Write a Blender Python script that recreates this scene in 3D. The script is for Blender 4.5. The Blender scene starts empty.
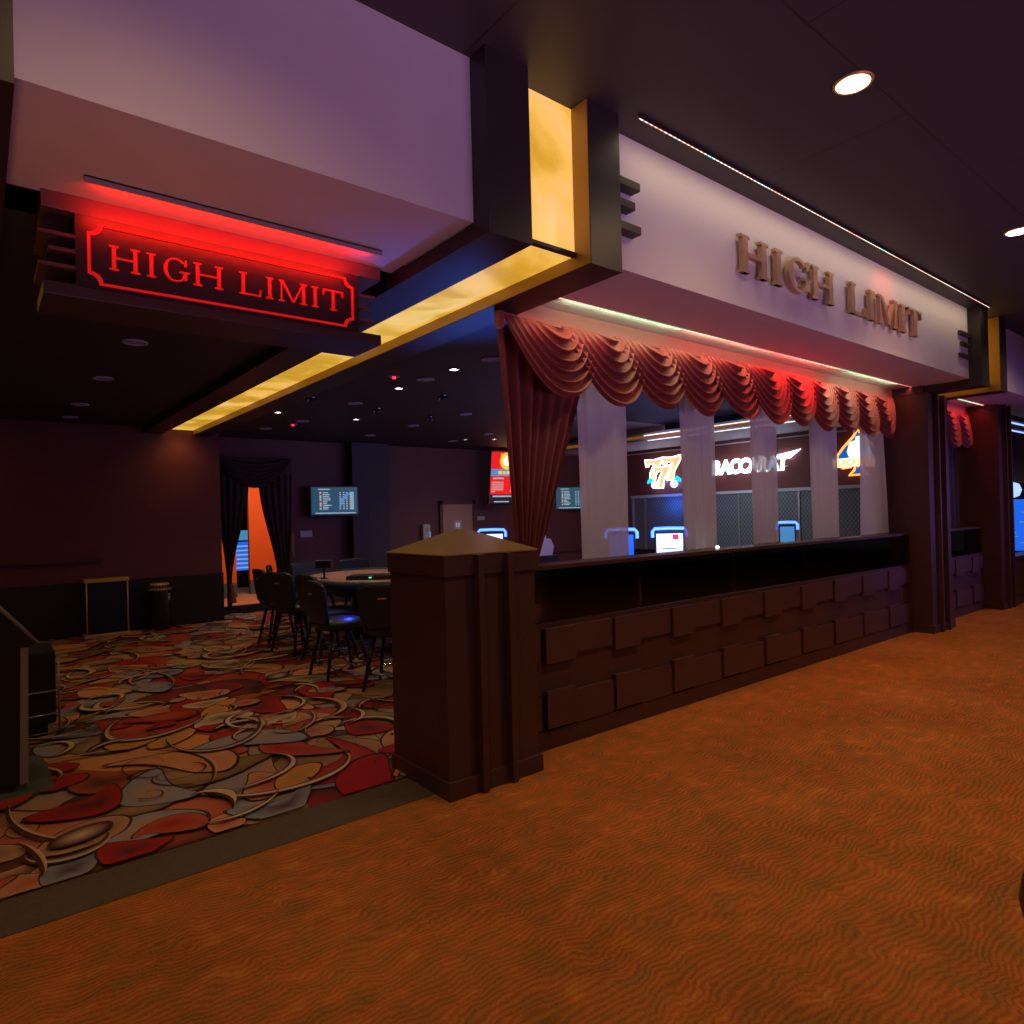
import bpy, bmesh, math, random
from mathutils import Vector, Matrix
random.seed(7)
PI = math.pi
S = bpy.context.scene
C = S.collection

# ------------------------------------------------------------------ camera
yaw, pit, rol = 0.892228, 0.00524, -0.02533
F = Vector((math.cos(yaw), math.sin(yaw), 0)); R = Vector((math.sin(yaw), -math.cos(yaw), 0)); U = Vector((0, 0, 1))
F2 = F*math.cos(pit)+U*math.sin(pit); U2 = U*math.cos(pit)-F*math.sin(pit)
ui = U2*math.cos(rol)-R*math.sin(rol); ri = R*math.cos(rol)+U2*math.sin(rol)
cam_data = bpy.data.cameras.new('camera'); cam_data.sensor_width = 36; cam_data.lens = 664.4/1024*36
cam_data.clip_start = 0.05; cam_data.clip_end = 200
cam = bpy.data.objects.new('camera', cam_data); C.objects.link(cam)
m3 = Matrix((ri, ui, -F2)).transposed()
cam.matrix_world = Matrix.Translation((0, 0, 1.6)) @ m3.to_4x4()
S.camera = cam

# ------------------------------------------------------------------ world, exposure
w = bpy.data.worlds.new('world'); S.world = w; w.use_nodes = True
w.node_tree.nodes['Background'].inputs[0].default_value = (0.55, 0.42, 0.62, 1)
w.node_tree.nodes['Background'].inputs[1].default_value = 0.034
vs = S.view_settings; vs.view_transform = 'Standard'; vs.look = 'None'; vs.exposure = 0.0; vs.gamma = 1; vs.use_curve_mapping = False

# ------------------------------------------------------------------ lights
def area(name, loc, target, sx, sy, power, col, spread=180):
    l = bpy.data.lights.new(name, 'AREA'); l.shape = 'RECTANGLE'; l.size = sx; l.size_y = sy; l.energy = power; l.color = col
    l.spread = math.radians(spread)
    o = bpy.data.objects.new(name, l); C.objects.link(o); o.location = loc
    o.rotation_euler = (Vector(target)-Vector(loc)).to_track_quat('-Z', 'Y').to_euler()
    return o
def spot(name, loc, target, power, col, angle=110, blend=.8, rad=.06):
    l = bpy.data.lights.new(name, 'SPOT'); l.energy = power; l.color = col; l.spot_size = math.radians(angle); l.spot_blend = blend; l.shadow_soft_size = rad
    o = bpy.data.objects.new(name, l); C.objects.link(o); o.location = loc
    o.rotation_euler = (Vector(target)-Vector(loc)).to_track_quat('-Z', 'Y').to_euler()
    return o
def point(name, loc, power, col, rad=.08):
    l = bpy.data.lights.new(name, 'POINT'); l.energy = power; l.color = col; l.shadow_soft_size = rad
    o = bpy.data.objects.new(name, l); C.objects.link(o); o.location = loc; return o
WARM = (1.0, .62, .30)
for x, y, p in ((3.79, 1.62, 95), (7.0, 1.66, 85), (10.3, 1.66, 85), (13.6, 1.66, 70), (0.5, 1.62, 70), (3.79, -1.6, 110), (7.0, -1.6, 95), (0.5, -1.6, 60), (-2.8, 1.62, 50)):
    spot('corridor_spot', (x, y, 3.90), (x, y, 0), p, WARM, 150, .9, .09)
area('purple_wash', (3.8, -3.2, .7), (4.0, 2.7, 4.6), 9, .6, 36, (.78, .42, 1.0), 60)
area('flute_blue_fill', (13.2, -.6, 1.6), (11.0, 3.2, 1.7), 1.0, 1.0, 9, (.30, .20, 1.0), 60)  # added blue light for the column flutes; no machine stands here
area('carpet_bounce_fill', (-.5, 2.3, .5), (.75, 3.25, 3.1), .8, .4, 1.5, (1.0, .36, .08), 70)  # added upward light standing in for carpet bounce on the left soffit
# casino room: dim ceiling spots (the lit ones), slot machine glow
for x, y in ((3.22, 9.02), (4.41, 9.1), (3.786, 6.697), (3.77, 5.548), (7.35, 10.5), (7.83, 10.2)):
    spot('room_spot', (x, y, 3.06), (x, y, 0), 22, (1.0, .74, .52), 130, .9, .04)
for x, y, p in ((-.9, 5.2, 30), (-1.1, 8.0, 38), (1.9, 4.6, 10)):  # added fill spots for the left of the room, without fixtures
    spot('side_fill', (x, y, 3.06), (x+1.2, y, 0), p, (1.0, .66, .40), 140, .9, .1)
area('blue_slots', (7.2, 5.2, 1.5), (7.0, 7.0, 3.09), 2.4, 1.0, 30, (.16, .26, 1.0))
area('blue_up', (3.55, 4.5, 1.45), (2.75, 4.1, 3.0), .4, .4, 9, (.03, .16, 1.0), 60)
area('lilac_room', (8.6, 7.2, 2.9), (8.8, 12.15, 1.6), 3.0, .6, 22, (.85, .55, .8))
point('seat_glow', (2.97, 6.36, .67), 5, (.01, .03, 1.0), .03)
spot('onyx_end', (2.48, 11.05, 3.05), (2.5, 11.39, 2.3), 7, (1.0, .40, .08), 120, 1, .1)
area('orange_hall', (5.6, 13.2, 2.9), (5.4, 15.0, 1.2), 1.5, .6, 34, (1.0, .5, .25))
area('hall_floor', (4.2, 13.6, 3.0), (4.2, 13.9, 0), 1.4, 1.4, 30, (1.0, .8, .65))
for x in (3.95, 5.3, 6.5, 7.8, 9.0):  # added spots that brighten the sheers from inside, without fixtures
    spot('sheer_fill', (x+.1, 4.75, 3.05), (x, 3.7, 1.9), 16, (.76, .66, 1.0), 75, .8, .15)
area('cage_light', (11.7, 7.6, 2.95), (12.6, 7.6, 1.2), .3, 5.0, 40, (.75, .85, 1.0))
area('cage_blue', (12.75, 9.5, 2.5), (13.3, 9.5, 1.3), .6, .9, 30, (.05, .22, 1.0))

# ------------------------------------------------------------------ materials
def mat(name, col, rough=.6, metal=0, emit=None, es=0, bump=0, bscale=60, var=0, vscale=4, spec=.5):
    m = bpy.data.materials.new(name); m.use_nodes = True; nt = m.node_tree; b = nt.nodes['Principled BSDF']
    b.inputs['Base Color'].default_value = (*col, 1); b.inputs['Roughness'].default_value = rough; b.inputs['Metallic'].default_value = metal
    b.inputs['Specular IOR Level'].default_value = spec
    tc = nt.nodes.new('ShaderNodeTexCoord')
    n = nt.nodes.new('ShaderNodeTexNoise'); n.inputs['Scale'].default_value = vscale; n.inputs['Detail'].default_value = 4
    nt.links.new(tc.outputs['Object'], n.inputs['Vector'])
    mx = nt.nodes.new('ShaderNodeMixRGB'); mx.blend_type = 'MIX'
    v = max(var, .05)
    mx.inputs[1].default_value = (*[c*(1-v) for c in col], 1); mx.inputs[2].default_value = (*[min(1, c*(1+v)) for c in col], 1)
    nt.links.new(n.outputs['Fac'], mx.inputs[0]); nt.links.new(mx.outputs[0], b.inputs['Base Color'])
    if emit:
        b.inputs['Emission Color'].default_value = (*emit, 1); b.inputs['Emission Strength'].default_value = es
    if bump:
        n2 = nt.nodes.new('ShaderNodeTexNoise'); n2.inputs['Scale'].default_value = bscale
        nt.links.new(tc.outputs['Object'], n2.inputs['Vector'])
        bp = nt.nodes.new('ShaderNodeBump'); bp.inputs['Strength'].default_value = bump; bp.inputs['Distance'].default_value = .01
        nt.links.new(n2.outputs['Fac'], bp.inputs['Height']); nt.links.new(bp.outputs[0], b.inputs['Normal'])
    return m
M = {}
M['brown'] = mat('dark_brown_panel', (.072, .029, .033), .42, bump=.15, bscale=40, var=.25, vscale=3)
M['brown2'] = mat('brown_raised_block', (.088, .036, .040), .45, bump=.1, var=.25, vscale=5)
M['frame'] = mat('dark_frame', (.030, .018, .017), .45, var=.2)
M['cap'] = mat('bronze_cap', (.30, .20, .085), .38, .35, bump=.05)
M['onyx_glow_tint'] = mat('onyx_lit_reveal', (.40, .22, .06), .45, .2)  # onyx glow on the recess sides is put into this base colour
M['bar'] = mat('dark_lacquered_bar', (.10, .05, .045), .35)
M['white'] = mat('painted_panel', (.56, .50, .48), .7, var=.04, bump=.05, bscale=200)
M['ceil_room'] = mat('dark_room_ceiling', (.030, .028, .030), .6, bump=.2, bscale=3, var=.2)
M['maroon'] = mat('maroon_wallcovering', (.15, .038, .034), .75, var=.15, bump=.1, bscale=120)
M['mauve'] = mat('mauve_wallcovering', (.13, .055, .060), .75, var=.12, bump=.1, bscale=120)
M['wains'] = mat('dark_wainscot', (.016, .010, .010), .55, var=.2)
M['rail'] = mat('dark_rail', (.07, .045, .035), .4)
M['black'] = mat('black_plastic', (.010, .010, .011), .4)
M['blackgloss'] = mat('black_gloss_glass', (.008, .008, .007), .12, spec=1.0)
M['leather'] = mat('black_leather', (.022, .024, .028), .42, bump=.15, bscale=90)
M['chrome'] = mat('chrome', (.5, .5, .52), .22, 1)
M['brass'] = mat('brass', (.75, .47, .08), .35, .35)
M['gold'] = mat('gold_letter_metal', (.50, .30, .18), .32, .35, var=.2, vscale=20)
M['red_cloth'] = mat('red_satin', (.25, .047, .036), .55, bump=.12, bscale=250, var=.12, vscale=8)
M['red_board'] = mat('red_pelmet_board', (.42, .13, .11), .7)
M['drape'] = mat('red_drape_cloth', (.23, .055, .055), .65, bump=.1, bscale=200, var=.15)
M['darkdrape'] = mat('dark_drape_cloth', (.040, .017, .017), .7, var=.2)
M['tassel'] = mat('gold_tassel', (.30, .16, .05), .6)
M['orange'] = mat('orange_wall', (.85, .13, .015), .8, var=.04)
M['greybase'] = mat('grey_skirting', (.10, .11, .11), .6)
M['door'] = mat('maple_door', (.42, .26, .19), .5, var=.1, vscale=2)
M['grey'] = mat('light_grey_plastic', (.45, .46, .50), .5)
M['steel'] = mat('satin_steel', (.34, .30, .30), .4, .5)
M['fixture'] = mat('pale_fixture', (.42, .40, .46), .4)
M['lit'] = mat('lit_lens', (1, 1, 1), .5, emit=(1, .97, .9), es=18)
M['litbig'] = mat('lit_lens_warm', (1, 1, 1), .5, emit=(1, .94, .85), es=14)
M['redled'] = mat('red_indicator', (1, 0, 0), .5, emit=(1, .02, .04), es=4)
M['redstrip'] = mat('red_led_strip', (1, 0, 0), .5, emit=(1, .10, .01), es=9)
M['redletter'] = mat('red_letter_face', (.70, .015, .01), .5, emit=(1, .012, .008), es=.30)
M['signface'] = mat('black_sign_face', (.022, .012, .012), .35)
M['neonwhite'] = mat('neon_white', (1, 1, 1), .5, emit=(.85, .93, 1), es=2.6)
M['neonblue'] = mat('neon_blue', (.1, .3, 1), .5, emit=(.03, .12, 1), es=5)
M['neonice'] = mat('neon_ice', (.3, .5, 1), .5, emit=(.30, .45, 1), es=1.6)
M['peach'] = mat('lit_peach_acrylic', (1, .6, .3), .5, emit=(1, .55, .25), es=.95)
M['neonorange'] = mat('neon_orange', (1, .5, .1), .5, emit=(1, .30, .03), es=2.2)
M['navy'] = mat('lit_blue_acrylic', (.0, .1, .4), .5, emit=(0, .10, .38), es=.8)
M['cyan'] = mat('lit_cyan', (0, .7, 1), .5, emit=(0, .6, 1), es=1.6)
M['pink'] = mat('lit_pink', (1, .2, .6), .5, emit=(1, .12, .5), es=2)
M['green'] = mat('lit_green', (.1, 1, .5), .5, emit=(.05, .8, .5), es=1.2)
M['lcd'] = mat('screen_teal', (.05, .2, .25), .3, emit=(.010, .050, .066), es=1.0)
M['lcdblue'] = mat('screen_blue', (.05, .2, .6), .3, emit=(.01, .12, .8), es=1.0)
M['lcdwhite'] = mat('screen_white', (.9, .9, .9), .3, emit=(.95, .97, 1), es=1.1)
M['lcdtext'] = mat('screen_text', (.7, .8, .8), .3, emit=(.40, .58, .58), es=.6)
M['lcdred'] = mat('screen_red', (.8, .02, .02), .3, emit=(.75, .01, .012), es=1)
M['lcdyellow'] = mat('screen_yellow', (.9, .7, .05), .3, emit=(.85, .55, .04), es=1)
M['lcddark'] = mat('screen_dark', (.02, .02, .04), .3, emit=(.01, .01, .025), es=1)
M['lcdsky'] = mat('screen_sky', (.2, .5, .9), .3, emit=(.05, .22, .42), es=1)
M['felt'] = mat('red_table_felt', (.60, .30, .25), .9, bump=.1, bscale=200, var=.2, vscale=6)
M['strip'] = mat('grey_border_carpet', (.105, .082, .050), .95, bump=.5, bscale=220, var=.35, vscale=120)
M['plinth'] = mat('grey_green_plinth', (.075, .085, .055), .6)
M['crate'] = mat('cream_white', (.6, .6, .7), .5)
M['whiteled'] = mat('white_led_strip', (1, 1, 1), .5, emit=(1, .93, .95), es=1.3)

def nodes_mat(name):
    m = bpy.data.materials.new(name); m.use_nodes = True; return m, m.node_tree, m.node_tree.nodes, m.node_tree.links
# corridor ceiling: dark boards with faint joints
m, nt, N, L = nodes_mat('corridor_ceiling_paint'); b = N['Principled BSDF']; b.inputs['Roughness'].default_value = .55
tc = N.new('ShaderNodeTexCoord'); br = N.new('ShaderNodeTexBrick'); br.inputs['Scale'].default_value = 1
br.inputs['Color1'].default_value = (.046, .040, .040, 1); br.inputs['Color2'].default_value = (.040, .036, .037, 1); br.inputs['Mortar'].default_value = (.016, .014, .014, 1)
br.inputs['Mortar Size'].default_value = .006; br.inputs['Brick Width'].default_value = 2.4; br.inputs['Row Height'].default_value = 1.2
mp = N.new('ShaderNodeMapping'); mp.inputs['Location'].default_value = (.45, -.35, 0)
L.new(tc.outputs['Object'], mp.inputs[0]); L.new(mp.outputs[0], br.inputs['Vector']); L.new(br.outputs['Color'], b.inputs['Base Color']); M['ceil'] = m
# onyx lit panels
m, nt, N, L = nodes_mat('backlit_onyx'); b = N['Principled BSDF']; b.inputs['Roughness'].default_value = .3
tc = N.new('ShaderNodeTexCoord'); n1 = N.new('ShaderNodeTexNoise'); n1.inputs['Scale'].default_value = 1.7; n1.inputs['Detail'].default_value = 7; n1.inputs['Distortion'].default_value = .7
L.new(tc.outputs['Object'], n1.inputs['Vector']); cr = N.new('ShaderNodeValToRGB'); e = cr.color_ramp.elements
e[0].position = .22; e[0].color = (.45, .24, .025, 1); e[1].position = .70; e[1].color = (.98, .58, .20, 1)
e2 = e.new(.44); e2.color = (.66, .37, .03, 1); e3 = e.new(.54); e3.color = (.86, .52, .09, 1)
L.new(n1.outputs['Fac'], cr.inputs[0]); L.new(cr.outputs[0], b.inputs['Emission Color']); L.new(cr.outputs[0], b.inputs['Base Color']); b.inputs['Emission Strength'].default_value = .88; M['onyx'] = m
# multicolour led
m, nt, N, L = nodes_mat('colour_led_strip'); b = N['Principled BSDF']
tc = N.new('ShaderNodeTexCoord'); sp = N.new('ShaderNodeSeparateXYZ'); L.new(tc.outputs['Object'], sp.inputs[0])
mu = N.new('ShaderNodeMath'); mu.operation = 'MULTIPLY'; mu.inputs[1].default_value = 1.9; L.new(sp.outputs['X'], mu.inputs[0])
si = N.new('ShaderNodeMath'); si.operation = 'SINE'; L.new(mu.outputs[0], si.inputs[0])
ma = N.new('ShaderNodeMapRange'); ma.inputs[1].default_value = -1; ma.inputs[2].default_value = 1; L.new(si.outputs[0], ma.inputs[0])
cr = N.new('ShaderNodeValToRGB'); e = cr.color_ramp.elements; e[0].position = 0; e[0].color = (1, .16, .08, 1); e[1].position = 1; e[1].color = (.25, .9, .4, 1); e2 = e.new(.5); e2.color = (1, .75, .5, 1)
L.new(ma.outputs[0], cr.inputs[0]); L.new(cr.outputs[0], b.inputs['Emission Color']); b.inputs['Emission Strength'].default_value = 1.1; M['rgbled'] = m
# dotted white led with a few coloured diodes
m, nt, N, L = nodes_mat('dotted_led'); b = N['Principled BSDF']; b.inputs['Base Color'].default_value = (.1, .1, .1, 1)
tc = N.new('ShaderNodeTexCoord'); sp = N.new('ShaderNodeSeparateXYZ'); L.new(tc.outputs['Object'], sp.inputs[0])
mu = N.new('ShaderNodeMath'); mu.operation = 'MULTIPLY'; mu.inputs[1].default_value = 2*PI/.045; L.new(sp.outputs['X'], mu.inputs[0])
si = N.new('ShaderNodeMath'); si.operation = 'SINE'; L.new(mu.outputs[0], si.inputs[0])
ma = N.new('ShaderNodeMapRange'); ma.inputs[1].default_value = -1; ma.inputs[2].default_value = 1; ma.inputs[3].default_value = .3; ma.inputs[4].default_value = 2.6; L.new(si.outputs[0], ma.inputs[0])
n1 = N.new('ShaderNodeTexNoise'); n1.inputs['Scale'].default_value = 5; L.new(tc.outputs['Object'], n1.inputs['Vector'])
cr = N.new('ShaderNodeValToRGB'); e = cr.color_ramp.elements; e[0].position = .30; e[0].color = (.15, 1, .8, 1); e[1].position = .40; e[1].color = (1, .86, .8, 1); e2 = e.new(.72); e2.color = (1, .3, .2, 1)
L.new(n1.outputs['Fac'], cr.inputs[0]); L.new(cr.outputs[0], b.inputs['Emission Color']); L.new(ma.outputs[0], b.inputs['Emission Strength']); M['dotled'] = m
# sheer curtain: thin woven, partly see-through
m, nt, N, L = nodes_mat('sheer_voile'); N.remove(N['Principled BSDF']); out = N['Material Output']
d = N.new('ShaderNodeBsdfDiffuse'); d.inputs[0].default_value = (.74, .70, .76, 1); t = N.new('ShaderNodeBsdfTranslucent'); t.inputs[0].default_value = (.74, .70, .80, 1)
tr = N.new('ShaderNodeBsdfTransparent'); a1 = N.new('ShaderNodeMixShader'); a1.inputs[0].default_value = .35; a2 = N.new('ShaderNodeMixShader'); a2.inputs[0].default_value = .07
L.new(d.outputs[0], a1.inputs[1]); L.new(t.outputs[0], a1.inputs[2]); L.new(a1.outputs[0], a2.inputs[1]); L.new(tr.outputs[0], a2.inputs[2]); L.new(a2.outputs[0], out.inputs[0]); M['sheer'] = m
m, nt, N, L = nodes_mat('smoked_glass'); N.remove(N['Principled BSDF']); out = N['Material Output']
tr = N.new('ShaderNodeBsdfTransparent'); tr.inputs[0].default_value = (.50, .48, .42, 1); gl = N.new('ShaderNodeBsdfGlossy'); gl.inputs['Roughness'].default_value = .05; fr = N.new('ShaderNodeFresnel'); fr.inputs[0].default_value = 1.5
a1 = N.new('ShaderNodeMixShader'); L.new(fr.outputs[0], a1.inputs[0]); L.new(tr.outputs[0], a1.inputs[1]); L.new(gl.outputs[0], a1.inputs[2]); L.new(a1.outputs[0], out.inputs[0]); M['smoke'] = m
# corridor carpet: wavy ribbed relief, orange brown
m, nt, N, L = nodes_mat('ribbed_orange_carpet'); b = N['Principled BSDF']; b.inputs['Roughness'].default_value = .95; b.inputs['Specular IOR Level'].default_value = .15
tc = N.new('ShaderNodeTexCoord'); mp = N.new('ShaderNodeMapping'); mp.inputs['Rotation'].default_value = (0, 0, 1.62); L.new(tc.outputs['Object'], mp.inputs[0])
nw = N.new('ShaderNodeTexNoise'); nw.inputs['Scale'].default_value = 3.4; nw.inputs['Detail'].default_value = 4.5; nw.inputs['Distortion'].default_value = .8; L.new(mp.outputs[0], nw.inputs['Vector'])
sp = N.new('ShaderNodeSeparateXYZ'); L.new(mp.outputs[0], sp.inputs[0])
def math2(op, a, bb):
    q = N.new('ShaderNodeMath'); q.operation = op
    for i, v in enumerate((a, bb)):
        if v is None: continue
        if isinstance(v, (int, float)): q.inputs[i].default_value = v
        else: L.new(v, q.inputs[i])
    return q.outputs[0]
ph = math2('ADD', math2('MULTIPLY', sp.outputs['X'], 2*PI/.026), math2('MULTIPLY', nw.outputs['Fac'], 44.0))
rib = math2('SINE', ph, None)
rib01 = math2('MULTIPLY', math2('ADD', rib, 1.0), .5)
nb = N.new('ShaderNodeTexNoise'); nb.inputs['Scale'].default_value = 1.4; nb.inputs['Detail'].default_value = 5; L.new(tc.outputs['Object'], nb.inputs['Vector'])
nm = N.new('ShaderNodeTexNoise'); nm.inputs['Scale'].default_value = 1; nm.inputs['Detail'].default_value = 5; cv = N.new('ShaderNodeCombineXYZ'); L.new(math2('MULTIPLY', ph, .05), cv.inputs[0]); L.new(math2('MULTIPLY', sp.outputs['Y'], 6.5), cv.inputs[1]); L.new(cv.outputs[0], nm.inputs['Vector'])
nf_ = N.new('ShaderNodeTexNoise'); nf_.inputs['Scale'].default_value = 110; nf_.inputs['Detail'].default_value = 2; L.new(tc.outputs['Object'], nf_.inputs['Vector'])
cr = N.new('ShaderNodeValToRGB'); e = cr.color_ramp.elements; e[0].position = .28; e[0].color = (.34, .16, .042, 1); e[1].position = .72; e[1].color = (.60, .25, .05, 1); e2 = e.new(.48); e2.color = (.46, .165, .035, 1); e3 = e.new(.60); e3.color = (.55, .165, .038, 1)
L.new(nm.outputs['Fac'], cr.inputs[0])
mx = N.new('ShaderNodeMixRGB'); mx.blend_type = 'MULTIPLY'; mx.inputs[0].default_value = 1; L.new(cr.outputs[0], mx.inputs[1])
g = math2('ADD', math2('MULTIPLY', rib01, .27), math2('ADD', math2('MULTIPLY', nb.outputs['Fac'], .70), math2('MULTIPLY', nf_.outputs['Fac'], .62))); cg = N.new('ShaderNodeCombineXYZ')
for i in range(3): L.new(g, cg.inputs[i])
L.new(cg.outputs[0], mx.inputs[2]); L.new(mx.outputs[0], b.inputs['Base Color'])
bp = N.new('ShaderNodeBump'); bp.inputs['Strength'].default_value = .35; bp.inputs['Distance'].default_value = .004; L.new(rib01, bp.inputs['Height']); L.new(bp.outputs[0], b.inputs['Normal']); M['carpet'] = m
# swirl carpet: colours carried by the woven pattern attribute
m, nt, N, L = nodes_mat('swirl_pattern_carpet'); b = N['Principled BSDF']; b.inputs['Roughness'].default_value = .9; b.inputs['Specular IOR Level'].default_value = .2
at = N.new('ShaderNodeVertexColor'); at.layer_name = 'pattern'
tc = N.new('ShaderNodeTexCoord'); n1 = N.new('ShaderNodeTexNoise'); n1.inputs['Scale'].default_value = 160; L.new(tc.outputs['Object'], n1.inputs['Vector'])
mr = N.new('ShaderNodeMapRange'); mr.inputs[3].default_value = .7; mr.inputs[4].default_value = 1.25; L.new(n1.outputs['Fac'], mr.inputs[0])
mx = N.new('ShaderNodeMixRGB'); mx.blend_type = 'MULTIPLY'; mx.inputs[0].default_value = 1; cg = N.new('ShaderNodeCombineXYZ')
for i in range(3): L.new(mr.outputs[0], cg.inputs[i])
L.new(at.outputs[0], mx.inputs[1]); L.new(cg.outputs[0], mx.inputs[2]); L.new(mx.outputs[0], b.inputs['Base Color']); M['swirl'] = m
# cage mesh: opaque panel with diamond wire pattern
m, nt, N, L = nodes_mat('diamond_mesh_panel'); b = N['Principled BSDF']; b.inputs['Roughness'].default_value = .5
tc = N.new('ShaderNodeTexCoord'); sp = N.new('ShaderNodeSeparateXYZ'); L.new(tc.outputs['Object'], sp.inputs[0])
k1 = math2('ABSOLUTE', math2('SINE', math2('MULTIPLY', math2('ADD', math2('MULTIPLY', sp.outputs['Y'], 1.0), math2('MULTIPLY', sp.outputs['Z'], .75)), 42.0), None), None)
k2 = math2('ABSOLUTE', math2('SINE', math2('MULTIPLY', math2('SUBTRACT', math2('MULTIPLY', sp.outputs['Y'], 1.0), math2('MULTIPLY', sp.outputs['Z'], .75)), 42.0), None), None)
k = math2('LESS_THAN', math2('MINIMUM', k1, k2), .30)
mx = N.new('ShaderNodeMixRGB'); L.new(k, mx.inputs[0]); mx.inputs[1].default_value = (.16, .19, .21, 1); mx.inputs[2].default_value = (.035, .04, .05, 1)
L.new(mx.outputs[0], b.inputs['Base Color']); M['mesh'] = m

# ------------------------------------------------------------------ mesh helpers
class MB:
    def __init__(s): s.v = []; s.f = []; s.sm = []; s.col = []
    def add(s, vs, fs, smooth=False):
        o = len(s.v); s.v += [tuple(v) for v in vs]; s.f += [tuple(i+o for i in f) for f in fs]; s.sm += [smooth]*len(fs); return s
    def box(s, x0, x1, y0, y1, z0, z1, bev=0):
        if bev <= 0:
            return s.add([(x0,y0,z0),(x1,y0,z0),(x1,y1,z0),(x0,y1,z0),(x0,y0,z1),(x1,y0,z1),(x1,y1,z1),(x0,y1,z1)],
                         [(0,3,2,1),(4,5,6,7),(0,1,5,4),(1,2,6,5),(2,3,7,6),(3,0,4,7)])
        bm = bmesh.new(); bmesh.ops.create_cube(bm, size=1)
        for v in bm.verts: v.co = Vector(((x0+x1)/2+v.co.x*(x1-x0), (y0+y1)/2+v.co.y*(y1-y0), (z0+z1)/2+v.co.z*(z1-z0)))
        bmesh.ops.bevel(bm, geom=list(bm.edges), offset=bev, segments=2, profile=.6, affect='EDGES')
        bm.verts.index_update(); s.add([v.co[:] for v in bm.verts], [[v.index for v in f.verts] for f in bm.faces]); bm.free(); return s
    def prism(s, poly, fn, d0, d1):
        """poly: 2D loop; fn(a,b,d)->xyz"""
        n = len(poly); vs = [fn(a, b2, d0) for a, b2 in poly]+[fn(a, b2, d1) for a, b2 in poly]
        return s.add(vs, [tuple(range(n))[::-1], tuple(range(n, 2*n))]+[(i, (i+1) % n, n+(i+1) % n, n+i) for i in range(n)])
    def tube(s, pts, r, n=8, closed=False, caps=True):
        pts = [Vector(p) for p in pts]; k = len(pts); rs = r if isinstance(r, (list, tuple)) else [r]*k; vs = []
        up = None
        for i, p in enumerate(pts):
            a = pts[(i-1) % k] if (i or closed) else p; c = pts[(i+1) % k] if (i < k-1 or closed) else p
            d = (c-a).normalized()
            if up is None: up = Vector((0, 0, 1)) if abs(d.z) < .9 else Vector((1, 0, 0))
            e1 = d.cross(up).normalized(); e2 = e1.cross(d).normalized(); up = e2
            for j in range(n):
                t = 2*PI*j/n; vs.append(p+e1*rs[i]*math.cos(t)+e2*rs[i]*math.sin(t))
        fs = []
        for i in range(k if closed else k-1):
            for j in range(n):
                fs.append((i*n+j, i*n+(j+1) % n, ((i+1) % k)*n+(j+1) % n, ((i+1) % k)*n+j))
        if not closed and caps: fs += [tuple(range(n))[::-1], tuple(range((k-1)*n, k*n))]
        return s.add(vs, fs, True)
    def lathe(s, prof, c=(0, 0, 0), n=24, smooth=True):
        vs = []
        for r, z in prof:
            for j in range(n): vs.append((c[0]+r*math.cos(2*PI*j/n), c[1]+r*math.sin(2*PI*j/n), c[2]+z))
        k = len(prof); fs = [(i*n+j, i*n+(j+1) % n, (i+1)*n+(j+1) % n, (i+1)*n+j) for i in range(k-1) for j in range(n)]
        fs += [tuple(range(n))[::-1], tuple(range((k-1)*n, k*n))]
        return s.add(vs, fs, smooth)
    def grid(s, fn, nu, nv, smooth=True):
        vs = [fn(i/nu, j/nv) for j in range(nv+1) for i in range(nu+1)]
        return s.add(vs, [(j*(nu+1)+i, j*(nu+1)+i+1, (j+1)*(nu+1)+i+1, (j+1)*(nu+1)+i) for j in range(nv) for i in range(nu)], smooth)
def obj(name, mb, m, parent=None, rot=None, loc=None, fix=True):
    me = bpy.data.meshes.new(name); me.from_pydata(mb.v, [], mb.f)
    me.polygons.foreach_set('use_smooth', mb.sm)
    if fix:
        bm = bmesh.new(); bm.from_mesh(me); bmesh.ops.recalc_face_normals(bm, faces=bm.faces); bm.to_mesh(me); bm.free()
    me.materials.append(M[m] if isinstance(m, str) else m)
    o = bpy.data.objects.new(name, me); C.objects.link(o)
    if parent: o.parent = parent
    if rot: o.rotation_euler = rot
    if loc: o.location = loc
    return o
def tag(o, label, cat=None, group=None, kind=None):
    if label: o['label'] = label
    if cat: o['category'] = cat
    if group: o['group'] = group
    if kind: o['kind'] = kind
    return o
def thing(name, label, cat, loc=(0, 0, 0), rz=0, group=None):
    o = bpy.data.objects.new(name, None); C.objects.link(o); o.location = loc; o.rotation_euler = (0, 0, rz); o.empty_display_size = .1
    return tag(o, label, cat, group)
def struct(name, mb, m, label=None, cat=None):
    o = obj(name, mb, m); return tag(o, label, cat, kind='structure')
def copy_tree(o, parent=None):
    c = o.copy(); C.objects.link(c)
    if parent: c.parent = parent
    for ch in list(o.children): copy_tree(ch, c)
    return c
def bx(*a, bev=0): return MB().box(*a, bev=bev)
def text_mb(txt, size, fn, depth, off=0, shear=0, space=1):
    """mesh of a text; fn(a,b,d)->xyz"""
    cu = bpy.data.curves.new('t', 'FONT'); cu.body = txt; cu.size = size; cu.extrude = depth/2; cu.offset = off; cu.shear = shear; cu.space_character = space; cu.resolution_u = 3
    o = bpy.data.objects.new('t', cu); C.objects.link(o); dg = bpy.context.evaluated_depsgraph_get(); dg.update()
    me = bpy.data.meshes.new_from_object(o.evaluated_get(dg)); mb = MB()
    mb.add([fn(v.co.x, v.co.y, v.co.z+depth/2) for v in me.vertices], [tuple(p.vertices) for p in me.polygons])
    wd = max([v.co.x for v in me.vertices]); C.objects.unlink(o); bpy.data.objects.remove(o); bpy.data.meshes.remove(me); return mb

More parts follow.
